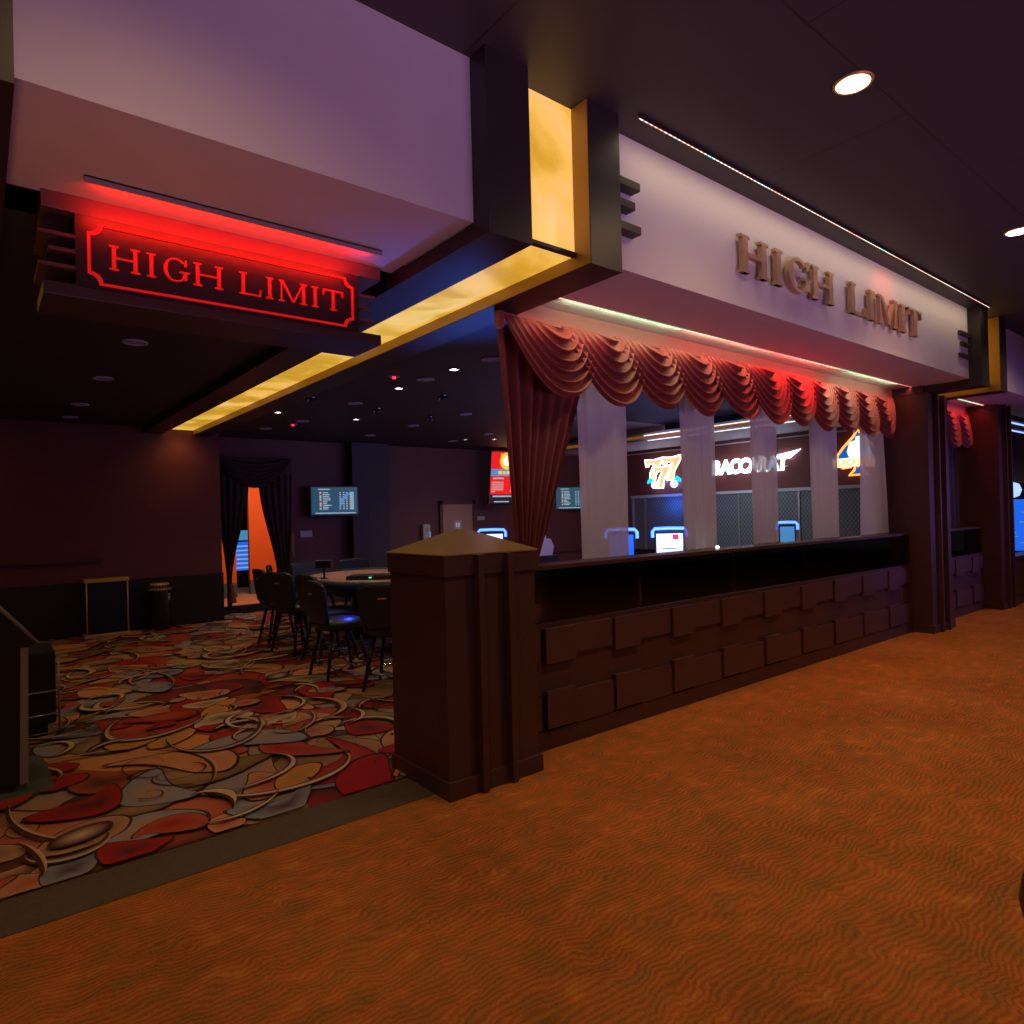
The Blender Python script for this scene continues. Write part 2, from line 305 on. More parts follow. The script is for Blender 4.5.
# slab-serif capitals (cap height 1), each a list of polygons
def slab(ch, w, T=.2, t=.09, q=.07, s=.07):
    P = []
    def rc(a, b2, c, d): P.append([(a, c), (b2, c), (b2, d), (a, d)])
    def stem(x, th, top=True, bot=True):
        rc(x-th/2, x+th/2, 0, 1)
        if bot: rc(x-th/2-s, x+th/2+s, 0, q)
        if top: rc(x-th/2-s, x+th/2+s, 1-q, 1)
    if ch == 'H': stem(T/2+s, T); stem(w-T/2-s, T); rc(T+s-.01, w-T-s+.01, .5-t/2, .5+t/2)
    if ch == 'I': stem(w/2, T)
    if ch == 'L': stem(T/2+s, T); rc(T+s, w, 0, q*1.1); P.append([(w-.09, 0), (w, 0), (w, .33), (w-.045, .33)])
    if ch == 'T':
        stem(w/2, T, top=False); rc(0, w, 1-q*1.1, 1); P.append([(0, 1), (0, .70), (.045, .70), (.10, 1)]); P.append([(w, 1), (w-.10, 1), (w-.045, .70), (w, .70)])
    if ch == 'M':
        stem(t/2+s+.02, t); stem(w-T/2-s, T)
        P.append([(t+s-.06, 1), (t+s+T-.06, 1), (w/2+T*.35, .03), (w/2-T*.15, .03)])
        P.append([(w-T-s+.02, 1), (w-T-s+.02+t*.9, 1), (w/2+t*.55+.05, .03), (w/2-t*.2, .03)])
    if ch == 'G':
        n = 26; a0, a1 = math.radians(42), math.radians(328); cx, cy = w*.48, .5
        for i in range(n):
            u0, u1 = a0+(a1-a0)*i/n, a0+(a1-a0)*(i+1)/n; q4 = []
            for a in (u0, u1):
                th = t+(T-t)*abs(math.cos(a))**1.3
                q4.append(((cx+w*.46*math.cos(a), cy+.515*math.sin(a)), (cx+(w*.46-th)*math.cos(a), cy+(.515-t*.9)*math.sin(a))))
            P.append([q4[0][0], q4[1][0], q4[1][1], q4[0][1]])
        rc(w*.84-T/2, w*.84+T/2, .10, .45); rc(w*.84-T/2-s*1.4, w, .40, .40+q)
        P.append([(w*.80, .70), (w*.90, .70), (w*.90, .97), (w*.85, .97)])
    return P

# ------------------------------------------------------------------ setting: floors, ceilings, walls
struct('floor', MB().box(-6, 2.3, -6, 3.302, -.05, 0).box(2.3, 26, -6, 3.62, -.05, 0), 'carpet')
struct('trim_1', bx(-6, 2.3, 3.302, 3.621, -.05, .004), 'strip')
# swirl carpet as one woven sheet: base + motifs
def swirl_floor():
    mb = MB(); col = []
    pal = dict(tan=(.50, .27, .15), cream=(.70, .50, .32), orange=(.72, .27, .06), red=(.42, .020, .014), brick=(.48, .10, .05), blue=(.26, .30, .38), brown=(.07, .030, .018), olive=(.20, .13, .055), peach=(.66, .29, .16), dark=(.075, .030, .020), plum=(.09, .03, .035), gold=(.46, .28, .08), navy=(.04, .07, .11))
    z = [0.0]
    def fan(pts, c_in, c_out, centre=None):
        z[0] += .000018; n = len(pts); cx = centre or (sum(p[0] for p in pts)/n, sum(p[1] for p in pts)/n)
        o = len(mb.v); mb.v.append((cx[0], cx[1], z[0])); col.append(c_in)
        for p in pts: mb.v.append((p[0], p[1], z[0])); col.append(c_out)
        for i in range(n): mb.f.append((o, o+1+i, o+1+(i+1) % n)); mb.sm.append(False)
    def ribbon(pts, wf, c0, c1):
        z[0] += .000018; o = len(mb.v); n = len(pts)
        for i, p in enumerate(pts):
            a = pts[max(0, i-1)]; c = pts[min(n-1, i+1)]; dx, dy = c[0]-a[0], c[1]-a[1]; l = math.hypot(dx, dy) or 1; h = wf(i/(n-1))
            mb.v += [(p[0]-dy/l*h, p[1]+dx/l*h, z[0]), (p[0]+dy/l*h, p[1]-dx/l*h, z[0])]; col.extend([c0, c1])
        for i in range(n-1): mb.f.append((o+2*i, o+2*i+1, o+2*i+3, o+2*i+2)); mb.sm.append(False)
    # base sheet
    nx, ny = 60, 60; X0, X1, Y0, Y1 = -3.0, 12.6, 3.621, 17.5
    o = 0
    for j in range(ny+1):
        for i in range(nx+1):
            x = X0+(X1-X0)*i/nx; y = Y0+(Y1-Y0)*j/ny; mb.v.append((x, y, 0))
            k = .5+.5*math.sin(x*1.3+1.5*math.sin(y*.9)); k2 = .5+.5*math.sin(y*1.1+x*.4+2)
            a, b2 = pal['tan'], pal['brick']; c = [a[q]*k+b2[q]*(1-k) for q in range(3)]; c = [c[q]*k2+pal['peach'][q]*(1-k2) for q in range(3)]; col.append(tuple(c))
    for j in range(ny):
        for i in range(nx): mb.f.append((j*(nx+1)+i, j*(nx+1)+i+1, (j+1)*(nx+1)+i+1, (j+1)*(nx+1)+i)); mb.sm.append(False)
    rnd = random.Random(21)
    def blob(cx, cy, r, ang, el, k, n=40, tear=.35):
        pts = []
        for i in range(n):
            t = 2*PI*i/n; rr = r*(1+k*math.sin(2*t+ang*3)+.10*math.sin(3*t+ang))
            x = rr*math.cos(t)*el; y = rr*math.sin(t)*(1-tear*math.cos(t))
            bend = .55*k*x*x/r; y += bend*3
            ca, sa = math.cos(ang), math.sin(ang); pts.append((cx+x*ca-y*sa, cy+x*sa+y*ca))
        return pts
    def scale(pts, cx, cy, s): return [(cx+(p[0]-cx)*s, cy+(p[1]-cy)*s) for p in pts]
    fills = [('red', 'plum'), ('blue', 'tan'), ('orange', 'gold'), ('tan', 'brown'), ('olive', 'tan'), ('peach', 'brick'), ('red', 'red'), ('blue', 'plum'), ('peach', 'orange'), ('brick', 'red'), ('cream', 'olive'), ('tan', 'brick'), ('red', 'brick'), ('brick', 'brown'), ('peach', 'tan')]
    cells = []
    y = 3.5
    while y < 12.2:
        x = -.4
        while x < 5.6:
            cells.append((x+rnd.uniform(-.2, .2), y+rnd.uniform(-.2, .2))); x += .52
        y += .47
    rnd.shuffle(cells)
    def cl(pts): return [(p[0], max(p[1], 3.623)) for p in pts]
    for (cx, cy) in cells:
        r = rnd.uniform(.20, .52); ang = rnd.uniform(0, 2*PI); el = rnd.uniform(1.1, 1.9); k = rnd.uniform(.02, .22)
        a, b2 = rnd.choice(fills); pts = blob(cx, cy, r, ang, el, k)
        off = .006
        fan(cl(scale(pts, cx, cy, 1+off/r*1.3)), pal['dark'], pal['dark'], (cx, max(cy, 3.623)))
        fan(cl(pts), pal[a], pal[b2], (cx+rnd.uniform(-.3, .3)*r, max(3.63, cy+rnd.uniform(-.3, .3)*r)))
    for (cx, cy) in cells:
        for _ in range(2):
            x, yy = cx+rnd.uniform(-.35, .35), cy+rnd.uniform(-.35, .35)
            yy = max(yy, 3.70)
            r = rnd.uniform(.07, .19); pts = blob(x, yy, r, rnd.uniform(0, 6.3), rnd.uniform(1.2, 2.3), rnd.uniform(.05, .20), 30, .4); a, b2 = rnd.choice(fills)
            fan(cl(scale(pts, x, yy, 1.07)), pal['dark'], pal['brown'], (x, yy)); fan(cl(pts), pal[b2], pal[a], (x+rnd.uniform(-.3, .3)*r, yy))
    def arc(cx, cy, r, a0, sweep, spiral=0, n=26, el=1.0, rot=0):
        out = []
        for i in range(n):
            t = i/(n-1); a = a0+sweep*t; rr = r*(1-spiral*t); x = rr*math.cos(a)*el; yy = rr*math.sin(a)
            out.append((cx+x*math.cos(rot)-yy*math.sin(rot), max(3.624, cy+x*math.sin(rot)+yy*math.cos(rot))))
        out = [q for q in out if q[1] > 3.66]
        return out if len(out) > 6 else None
    for (cx, cy) in cells:
        for _ in range(rnd.choice((1, 2, 2))):
            x, yy = cx+rnd.uniform(-.3, .3), cy+rnd.uniform(-.3, .3); kind = rnd.random(); rot = rnd.uniform(0, 2*PI)
            if yy < 3.8: continue
            if kind < .50:   # crescent: dark side + pale side
                p = arc(x, yy, rnd.uniform(.16, .42), rnd.uniform(0, 6.28), rnd.choice((-1, 1))*rnd.uniform(1.6, 3.6), rnd.uniform(0, .35), 28, rnd.uniform(1, 1.7), rot)
                if not p: continue
                wd = rnd.uniform(.008, .030); c1 = pal[rnd.choice(('cream', 'gold', 'tan', 'red', 'blue', 'navy', 'cream'))]
                ribbon(p, lambda t: wd*1.5*math.sin(PI*t)+.003, pal['dark'], pal['plum']); ribbon([(q[0]+wd*.4, q[1]) for q in p], lambda t: wd*math.sin(PI*t)**1.3, c1, pal['cream'])
            elif kind < .78:  # thin dark curl
                p = arc(x, yy, rnd.uniform(.06, .22), rnd.uniform(0, 6.28), rnd.choice((-1, 1))*rnd.uniform(3.5, 7.0), rnd.uniform(.5, .85), 34, 1.3, rot)
                if not p: continue
                ribbon(p, lambda t: .0055*(1.2-t), pal['dark'], pal['brown'])
            elif kind < .88:  # small oval eye
                p = arc(x, yy, rnd.uniform(.05, .10), 0, 2*PI, 0, 24, rnd.uniform(1.2, 2), rot)
                if not p: continue
                fan(scale(p, x, max(yy, 3.63), 1.15), pal['dark'], pal['dark'], (x, max(yy, 3.63))); fan(p, pal[rnd.choice(('cream', 'blue', 'red', 'tan'))], pal[rnd.choice(('blue', 'plum', 'tan'))], (x, max(yy, 3.63)))
            else:            # long sweep line
                p = arc(x, yy, rnd.uniform(.5, 1.0), rnd.uniform(0, 6.28), rnd.uniform(.8, 1.8), 0, 30, 1.2, rot)
                if not p: continue
                ribbon(p, lambda t: .016*math.sin(PI*t)+.003, pal['dark'], pal['brown']); ribbon([(q[0]+.012, q[1]+.006) for q in p], lambda t: .009*math.sin(PI*t), pal['gold'], pal['cream'])
    o = obj('floor', mb, 'swirl', fix=False); ca = o.data.color_attributes.new('pattern', 'FLOAT_COLOR', 'POINT')
    ca.data.foreach_set('color', [x for c in col for x in (*c, 1)])
    tag(o, None, kind='structure')
swirl_floor()
struct('ceiling', bx(-6, 26, -6, 2.717, 3.93, 4.0), 'ceil')
struct('ceiling', bx(-6, 26, 3.58, 12.3, 3.092, 3.16), 'ceil_room')
# painted fascias above the openings: face + underside back to the led line
def fascia(x0, x1, back): struct('wall_front', bx(x0, x1, 2.717, back, 3.092, 3.93), 'white')
fascia(.116, 1.988, 3.86); fascia(2.96, 9.24, 3.335); fascia(10.21, 18.0, 3.335); fascia(-6, -.856, 3.75)
struct('ceiling', bx(2.96, 9.24, 3.335, 3.58, 3.100, 3.16), 'white'); struct('ceiling', bx(9.93, 12.0, 3.335, 3.58, 3.100, 3.16), 'white')
# casino room walls
struct('wall_left', bx(-3.2, 3.10, 11.39, 12.15, 0, 3.092), 'maroon')
struct('trim_2', bx(-3.2, 3.115, 11.375, 11.39, 0, .79), 'wains')
struct('trim_3', bx(-3.2, 1.42, 11.33, 11.39, 1.08, 1.105), 'rail')
struct('wall_far', MB().box(3.10, 3.16, 12.15, 12.3, 0, 3.092).box(4.50, 9.6, 12.15, 12.3, 0, 3.092).box(3.16, 4.50, 12.15, 12.3, 2.70, 3.092), 'mauve')
struct('wall_far', bx(9.6, 12.5, 12.15, 12.3, 0, 3.092), 'maroon')
struct('baseboard_far', MB().box(3.10, 5.0, 12.02, 12.15, 0, .15), 'wains')
struct('trim_4', bx(9.6, 12.4, 12.11, 12.15, .64, .68), 'rail')
struct('wall_far', bx(5.66, 6.45, 11.90, 12.15, 0, 3.092), mat('blue_grey_pilaster', (.045, .036, .055), .7))
struct('wall_right', bx(12.4, 12.5, 3.9, 12.15, 2.0, 3.092), 'maroon'); struct('wall_right', bx(12.4, 12.5, 10.75, 12.15, 0, 2.0), 'maroon')
struct('trim_5', bx(12.36, 12.4, 3.9, 12.15, 2.985, 3.005), 'grey')
struct('ceiling', bx(10.22, 12.4, 3.6, 12.15, 3.075, 3.09), mat('pale_grey_soffit', (.42, .39, .44), .6))
# hall behind the draped opening
struct('wall_hall', bx(4.72, 12.0, 15.2, 15.3, .31, 3.1), 'orange'); struct('baseboard_hall', bx(4.72, 12.0, 15.17, 15.3, 0, .31), 'greybase')
struct('wall_hall', bx(2.0, 4.32, 14.8, 14.9, .31, 3.1), 'orange'); struct('baseboard_hall', bx(2.0, 4.32, 14.77, 14.9, 0, .31), 'greybase')
struct('wall_hall', bx(1.0, 12.0, 17.5, 17.6, 0, 3.1), 'wains'); struct('ceiling', bx(1.0, 12.0, 12.3, 17.6, 3.1, 3.15), 'wains')
# side walls beyond the frame keep the room closed
struct('wall_side', bx(-3.3, -3.2, 3.6, 11.4, 0, 3.16), 'maroon')

# ------------------------------------------------------------------ portal frames with lit onyx
def portal(x0, x1, yb, label):
    t = thing('portal_frame', label, 'light box frame', (0, 0, 0)); i0, i1 = x0+.279, x1-.257; zf = 3.0; yf = 2.587
    mb = MB(); mb.box(x0, i0, yf, 2.80, zf, 3.93).box(i1, x1, yf, 2.80, zf, 3.93)
    mb.box(x0, i0, 2.80, yb, zf, 3.085).box(i1, x1, 2.80, yb, zf, 3.085).box(i0, i1, 2.74, 2.80, 3.10, 3.93)
    obj('frame', mb, 'frame', t)
    obj('reveal', MB().box(i0, i0+.004, yf+.004, 2.716, zf+.004, 3.925).box(i1-.004, i1, yf+.004, 2.716, zf+.004, 3.925).box(i0, i0+.004, 2.716, yb, zf+.004, 3.079).box(i1-.004, i1, 2.716, yb, zf+.004, 3.079), 'onyx_glow_tint', t)
    obj('onyx_panel', bx(i0, i1, 2.715, 2.735, 3.095, 3.925), 'onyx', t)
    n = 5 if yb > 10 else 1
    ys = [2.737]+[2.715+(yb-2.715)*(k+1)/n for k in range(n)]
    for k in range(n): obj('onyx_panel', bx(i0, i1, ys[k]+.006, ys[k+1]-.006, 3.078, 3.09), 'onyx', t)
    obj('joint_trim', MB().box(i0, i1, 2.700, 2.737, 3.075, 3.095), 'frame', t)
    return t
portal(1.988, 2.96, 11.38, 'dark portal frame with glowing yellow onyx beside the red lit sign')
portal(9.24, 10.21, 11.0, 'dark portal frame with amber onyx at right end of the cream fascia')
portal(-.856, .116, 11.38, 'dark portal frame cut by the left edge of the picture')
# led strips along the underside of the right portal beam
o = tag(obj('led_strip', bx(9.50, 9.515, 3.7, 7.9, 2.985, 2.999), 'whiteled'), 'white light strip along near edge of the yellow beam seen through the window', 'light strip')
o = tag(obj('led_strip', bx(10.215, 10.23, 3.7, 8.4, 2.985, 2.999), 'whiteled'), 'white light strip along far edge of the yellow beam, nearer the neon signs', 'light strip')

# ------------------------------------------------------------------ pillars
def pillar(x0, x1, top, label, cap=False):
    t = thing('pillar', label, 'pillar', ((x0+x1)/2, 3.48, 0)); cx = (x0+x1)/2
    def L2(mb): mb.v = [(v[0]-cx, v[1]-3.48, v[2]) for v in mb.v]; return mb
    y0, y1 = 3.165, 3.80
    obj('shaft', L2(bx(x0+.012, x1-.012, y0, y1, 0, top)), 'brown', t)
    b2 = MB().box(x0-.004, x1+.010, y0-.022, y1+.012, 0, .105, bev=.006); obj('base', L2(b2), 'brown', t)
    fx = (x0+.21, x0+.43)
    for f in fx:
        mb = MB().box(f, f+.042, y0-.055, y0+.02, 0, top, bev=.004)
        obj('flute', L2(mb), 'brown', t)
    if cap:
        obj('capital', L2(bx(x0-.002, x1+.006, y0-.016, y1+.010, top-.118, top, bev=.004)), 'brown', t)
        a, b3, c, d = x0-.008, x1+.012, y0-.020, y1+.016; my = (c+d)/2; h = top+.145
        mb = MB().add([(a, c, top), (b3, c, top), (b3, d, top), (a, d, top), (a, c, top+.008), (b3, c, top+.008), (b3, d, top+.008), (a, d, top+.008),
                       (cx-.03, my-.02, h), (cx+.03, my-.02, h), (cx+.03, my+.02, h), (cx-.03, my+.02, h)],
                      [(0, 3, 2, 1), (0, 1, 5, 4), (1, 2, 6, 5), (2, 3, 7, 6), (3, 0, 4, 7), (4, 5, 9, 8), (5, 6, 10, 9), (6, 7, 11, 10), (7, 4, 8, 11), (8, 9, 10, 11)])
        obj('pyramid_cap', L2(mb), 'cap', t)
    return t
pillar(2.04, 2.73, 1.378, 'short brown corner pillar with a bronze pyramid cap', True)
pillar(9.205, 9.915, 2.998, 'tall dark fluted column at the right end of the curtained window')
pillar(11.95, 12.655, 3.09, 'tall dark fluted column farthest to the right')
tag(obj('trim_6', bx(9.205, 9.23, 3.20, 3.56, 2.999, 3.09), 'brown'), None, kind='structure')

# ------------------------------------------------------------------ low panelled walls
def halfwall(x0, x1, label, n0):
    t = thing('half_wall', label, 'low wall'); y = 3.41
    obj('wall_body', bx(x0, x1, y, y+.13, 0, .857), 'brown', t)
    obj('kick_board', bx(x0, x1, y-.018, y, 0, .125), 'brown', t)
    k = 0; pit_ = .688; xs = x0+.25 if n0 else x0+.12
    while xs < x1-.05:
        xe = min(xs+.285, x1); xf = min(xs+.675, x1)
        for (a, b2, z0, z1, p) in ((xs, xe, .585, .822, .040), (xe, xf, .622, .822, .024), (xs, xe, .145, .398, .040), (xe, xf, .130, .366, .024)):
            if b2-a > .04: obj('raised_block', bx(a, b2-.003, y-p, y, z0, z1, bev=.003), 'brown2', t)
        if xs-x0 > .1 and n0 and xs < x0+.3:
            obj('raised_block', bx(x0, xs-.03, y-.012, y, .60, .822), 'brown2', t); obj('raised_block', bx(x0, xs-.03, y-.012, y, .145, .36), 'brown2', t)
        xs += pit_
    xx = x0+.0; step = (x1-x0)/max(1, round((x1-x0)/1.36))
    for i in range(max(1, round((x1-x0)/1.36))):
        obj('dark_glass_panel', bx(x0+i*step+.003, x0+(i+1)*step-.003, y-.004, y+.006, .860, 1.222), 'smoke', t)
    obj('ledge', bx(x0, x1, y-.010, y+.22, 1.222, 1.252, bev=.004), 'brown', t)
    return t
halfwall(2.735, 9.20, 'long low brown wall with raised blocks and dark glass under the curtained window', True)
halfwall(9.92, 11.945, 'short low brown wall between the two tall columns', False)
t = thing('half_wall', 'low dark wall beyond the farthest right column', 'low wall', (15.3, 3.3, 0))
obj('wall_body', bx(-2.64, 2.6, -.11, .08, 0, .73), 'brown', t); obj('kick_board', bx(-2.64, 2.6, -.13, -.11, 0, .12), 'brown', t); obj('ledge', bx(-2.64, 2.6, -.14, .10, .73, .76, bev=.004), 'brown2', t)

# ------------------------------------------------------------------ curtains
def swag(x0, W, y0, zt=2.975, D=.555, seed=0):
    rr = random.Random(seed); nf = 6.4; ph = rr.uniform(0, 1)
    def fn(u, v):
        a = .40*(1-v)**1.15; xl = x0+a*W; xr = x0+W-a*W; sh = 1-abs(2*u-1)**2.1
        fold = (1-abs(math.sin(PI*(nf*v+ph))))**1.1; wob = .012*math.sin(9*u+seed)*v
        z = zt-(D*(.06+.94*v**.92))*sh*(1+.02*math.sin(seed*3+u*4)) - .012*fold*sh
        y = y0-(.055+.055*v)*sh**.8-.060*fold*(.15+.85*sh)+.02*(v < .02)
        return (xl+(xr-xl)*u+wob*sh, y, z)
    return MB().grid(fn, 36, 78)
def valance(x0, x1, n, label, W=.98, ctr=None):
    t = thing('swag_valance', label, 'curtain valance', ((x0+x1)/2, 3.5, 2.97)); cx = (x0+x1)/2
    def L2(mb): mb.v = [(v[0]-cx, v[1]-3.5, v[2]-2.97) for v in mb.v]; return mb
    pitch = (x1-x0-W)/(n-1); c = n//2 if ctr is None else ctr
    for i in range(n):
        lay = (c-abs(i-c))*.014
        obj('swag', L2(swag(x0+i*pitch, W, 3.535-lay, seed=i+1)), 'red_cloth', t)
    lo = 2.965 if x0 < 5 else 10.22
    obj('pelmet_board', L2(MB().box(x0-.03, lo, 3.555, 3.575, 2.95, 2.996).box(lo, x1+.02, 3.555, 3.575, 2.95, 3.098)), 'red_board', t)
    if x0 < 5: obj('end_return', L2(bx(2.75, 2.80, 3.50, 3.55, 2.87, 2.985, bev=.006)), 'red_cloth', t)
    return t
valance(2.80, 9.17, 11, 'long red satin valance of overlapping swags above the main window')
valance(9.94, 11.92, 3, 'short red satin valance between the two tall columns', .90)
# red drape on the left of the window
def folded(xl, xr, z0, z1, y0, n, amp, nu=160, nv=30, sharp=1.0, seed=0):
    rr = random.Random(seed); phs = [rr.uniform(-.5, .5) for _ in range(n+2)]
    def fn(u, v):
        z = z1+(z0-z1)*v; a, b2 = xl(v), xr(v); s = math.sin(2*PI*n*u+phs[int(u*n)]*0)+.35*math.sin(2*PI*n*.37*u+seed+2*v)
        return (a+(b2-a)*u, y0-amp*s*(.8+.2*math.sin(3*v+u*5)), z)
    return MB().grid(fn, nu, nv)
t = thing('red_drape', 'long red drape gathered beside the short pillar at the left of the window', 'curtain')
obj('drape_cloth', folded(lambda v: 2.86+.15*v, lambda v: 3.85-.66*v, 1.255, 2.97, 3.68, 7, .040, seed=2), 'drape', t)
t.location = (0, 0, 0)
sh = [(3.71, 4.30, 'leftmost white sheer panel, beside the red drape'), (4.856, 5.37, 'white sheer panel just right of the triple seven sign'),
      (5.962, 6.47, 'white sheer panel across the middle of the neon word sign'), (7.16, 7.794, 'white sheer panel between the word sign and the spade sign'),
      (8.15, 9.0, 'rightmost white sheer panel, flared at its foot beside the column')]
for i, (a, b2, lab) in enumerate(sh):
    f0 = (lambda v, a=a: a+.03*v) if i < 4 else (lambda v: 8.41-.07*v)
    f1 = (lambda v, b2=b2: b2) if i < 4 else (lambda v: 9.02+.15*v)
    o = obj('sheer_curtain', folded(f0, f1, 1.256 if i else 1.15, 3.05, 3.63 if i else 3.765, 3+i % 2, .020, 90, 20, seed=i*3+1), 'sheer'); tag(o, lab, 'sheer curtain', 'sheer panels in the main window')
# second opening: dark red drape behind
o = obj('red_drape', folded(lambda v: 10.9, lambda v: 11.9, 1.255, 3.0, 3.68, 7, .03, seed=5), 'darkdrape'); tag(o, 'dark drape hanging between the two tall columns', 'curtain')

# led lines
t = thing('ledge_light', 'tiny sparkling white light on the window ledge beside the second sheer', 'light', (5.14, 3.47, 1.252)); obj('socket', MB().lathe([(.022, 0), (.022, .010), (.016, .014)], n=14), 'chrome', t); obj('bulb', MB().lathe([(.015, .012), (.014, .024), (.006, .032)], n=12), 'lit', t)
tag(obj('led_strip', bx(2.97, 9.22, 3.326, 3.334, 3.087, 3.0915), 'rgbled'), 'red and green light line under the soffit in front of the valance', 'light strip')
tag(obj('led_strip', bx(9.95, 11.9, 3.318, 3.334, 3.082, 3.0915), 'rgbled'), 'coloured light line under the soffit between the two tall columns', 'light strip')
for k in range(9):
    x = 3.3+k*.7; ph_ = .5+.5*math.sin(1.9*x); colr = (1, .20+.5*ph_, .12+.30*ph_)
    if k in (4, 5): colr = (1, .04, .03)
    p = (2.6, 2.4, 2.6, 2.6, 5, 7, 3, 2.6, 2.4)[k]
    area('cove_led', (x, 3.345, 3.08), (x, 3.50, 2.60), .7, .02, p*.55, colr, 130)
for x, cc in ((3.9, (.7, 1, .6)), (5.3, (1, .55, .35)), (6.7, (1, .3, .2)), (8.2, (.7, 1, .6))):
    area('cove_up', (x, 3.345, 3.072), (x, 3.47, 3.10), 1.35, .01, 1.3, cc, 160)
area('cove_led', (11.3, 3.345, 3.08), (11.3, 3.50, 2.6), 1.2, .02, 3, (1, .08, .06), 150)
t = thing('led_strip', 'long dotted white light line along the ceiling above the cream fascia', 'light strip')
obj('diode_strip', bx(3.05, 9.32, 2.508, 2.513, 3.899, 3.903), 'dotled', t); obj('channel', bx(3.05, 9.32, 2.508, 2.513, 3.9035, 3.929), 'frame', t)
area('fascia_wash', (6.2, 2.49, 3.88), (6.2, 2.72, 3.50), 6.2, .03, 8.0, (1.0, .80, .50), 160)
area('fascia_red', (6.9, 2.5, 3.86), (6.9, 2.717, 3.6), .35, .03, .5, (1.0, .1, .05), 140)

# ------------------------------------------------------------------ wall letters and bars on the fascia
t = thing('wall_lettering', 'bronze capital letters reading HIGH LIMIT mounted on the cream fascia', 'lettering', (6.0, 2.69, 3.45))
for ch, a, b2 in (('H', 4.335, 4.70), ('I', 4.765, 4.945), ('G', 4.985, 5.335), ('H', 5.375, 5.755), ('L', 6.055, 6.365), ('I', 6.405, 6.585), ('M', 6.635, 7.075), ('I', 7.125, 7.300), ('T', 7.335, 7.675)):
    z0, hh = 3.325, .275; mb = MB()
    for k, pl in enumerate(slab(ch, (b2-a)/hh, T=.24, t=.11, q=.08, s=.085)):
        e_ = k*.0004; mb.prism(pl, lambda p, q, d: (a+p*hh-6.0, d-2.69, z0+q*hh-3.45), 2.660-e_, 2.695)
    obj('letter_'+ch.lower(), mb, 'gold', t)
def fbar(x0, x1, z0, z1, lab, grp):
    tag(obj('accent_bar', bx(x0, x1, 2.640 if x0 < 5 else 2.682, 2.717, z0, z1, bev=.004), 'frame'), lab, 'accent bar', grp)
for z, x1, nm in ((3.565, 3.205, 'topmost'), (3.435, 3.155, 'middle, shorter'), (3.297, 3.205, 'lowest')):
    fbar(2.955, x1, z, z+.05, nm+' dark bar on the cream fascia left of the bronze letters', 'bars left of the letters')
for z, x0, nm in ((3.57, 8.90, 'topmost'), (3.45, 8.95, 'middle, shorter'), (3.31, 8.90, 'lowest')):
    fbar(x0, 9.235, z, z+.045, nm+' dark bar on the cream fascia right of the bronze letters', 'bars right of the letters')

# ------------------------------------------------------------------ red lit sign
t = thing('hanging_sign', 'red glowing sign reading HIGH LIMIT hanging under the soffit', 'sign', (1.06, 3.7, 3.09))
def L3(mb): mb.v = [(v[0]-1.06, v[1]-3.7, v[2]-3.09) for v in mb.v]; return mb
obj('top_plate', L3(bx(.242, 1.895, 3.54, 3.90, 3.015, 3.091, bev=.003)), 'bar', t)
obj('sign_box', L3(bx(.367, 1.75, 3.54, 3.88, 2.685, 3.015)), 'signface', t)
obj('bottom_plate', L3(bx(.245, 1.89, 3.54, 3.90, 2.632, 2.690, bev=.003)), 'frame', t)
for z, a, b2 in ((2.90, .229, 1.859), (2.832, .267, 1.826), (2.758, .230, 1.855)):
    obj('side_bar', L3(bx(a, .367, 3.545, 3.86, z, z+.016)), 'bar', t); obj('side_bar', L3(bx(1.75, b2, 3.545, 3.86, z, z+.016)), 'bar', t)
def scoop(x0, x1, z0, z1, r, n=8):
    pts = []
    for cx, cz, a0 in ((x0, z1, 0), (x1, z1, -90), (x1, z0, -180), (x0, z0, -270)):
        for k in range(n+1):
            a = math.radians(a0-90*k/n) if False else None
    # corner arcs are concave, centred on the rectangle's corners
    for cx, cz, a0, a1 in ((x0, z0, 90, 0), (x1, z0, 180, 90), (x1, z1, 270, 180), (x0, z1, 360, 270)):
        for k in range(n+1):
            a = math.radians(a0+(a1-a0)*k/n); pts.append((cx+r*math.cos(a), cz+r*math.sin(a)))
    return pts
oo = scoop(.412, 1.715, 2.703, 2.985, .045); ii = scoop(.425, 1.702, 2.714, 2.974, .047); mb = MB(); n = len(oo)
vs_ = [(x, 3.532, z) for x, z in oo]+[(x, 3.532, z) for x, z in ii]+[(x, 3.541, z) for x, z in oo]+[(x, 3.541, z) for x, z in ii]; fs_ = []
for i in range(n):
    j = (i+1) % n; fs_ += [(i, j, n+j, n+i), (2*n+i, 2*n+j, j, i), (n+i, n+j, 3*n+j, 3*n+i)]
mb.add(vs_, fs_); obj('border', L3(mb), 'redletter', t)
hh = .112; z0 = 2.785
for ch, a, b2 in (('H', .497, .624), ('I', .644, .700), ('G', .722, .838), ('H', .858, .998), ('L', 1.078, 1.188), ('I', 1.206, 1.262), ('M', 1.280, 1.438), ('I', 1.456, 1.512), ('T', 1.530, 1.650)):
    mb = MB()
    for k, pl in enumerate(slab(ch, (b2-a)/hh, T=.15, t=.06, q=.055, s=.10)):
        mb.prism(pl, lambda p, q, d: (a+p*hh, d, z0+q*hh), 3.530-k*.0002, 3.541)
    obj('letter_'+ch.lower(), L3(mb), 'redletter', t)
t = thing('light_rail', 'thin light rail with red glow on the soffit in front of the red sign', 'light strip', (1.08, 3.31, 3.09))
obj('rail_lip', MB().box(-.70, .70, -.012, -.004, -.028, 0).box(-.70, .70, -.012, .02, -.006, 0), 'steel', t); obj('red_led', bx(-.66, .66, -.003, .006, -.020, -.008), 'redstrip', t)
area('sign_red', (1.08, 3.325, 3.070), (1.08, 3.60, 3.085), 1.3, .012, 5.5, (1, .008, .004), 120)

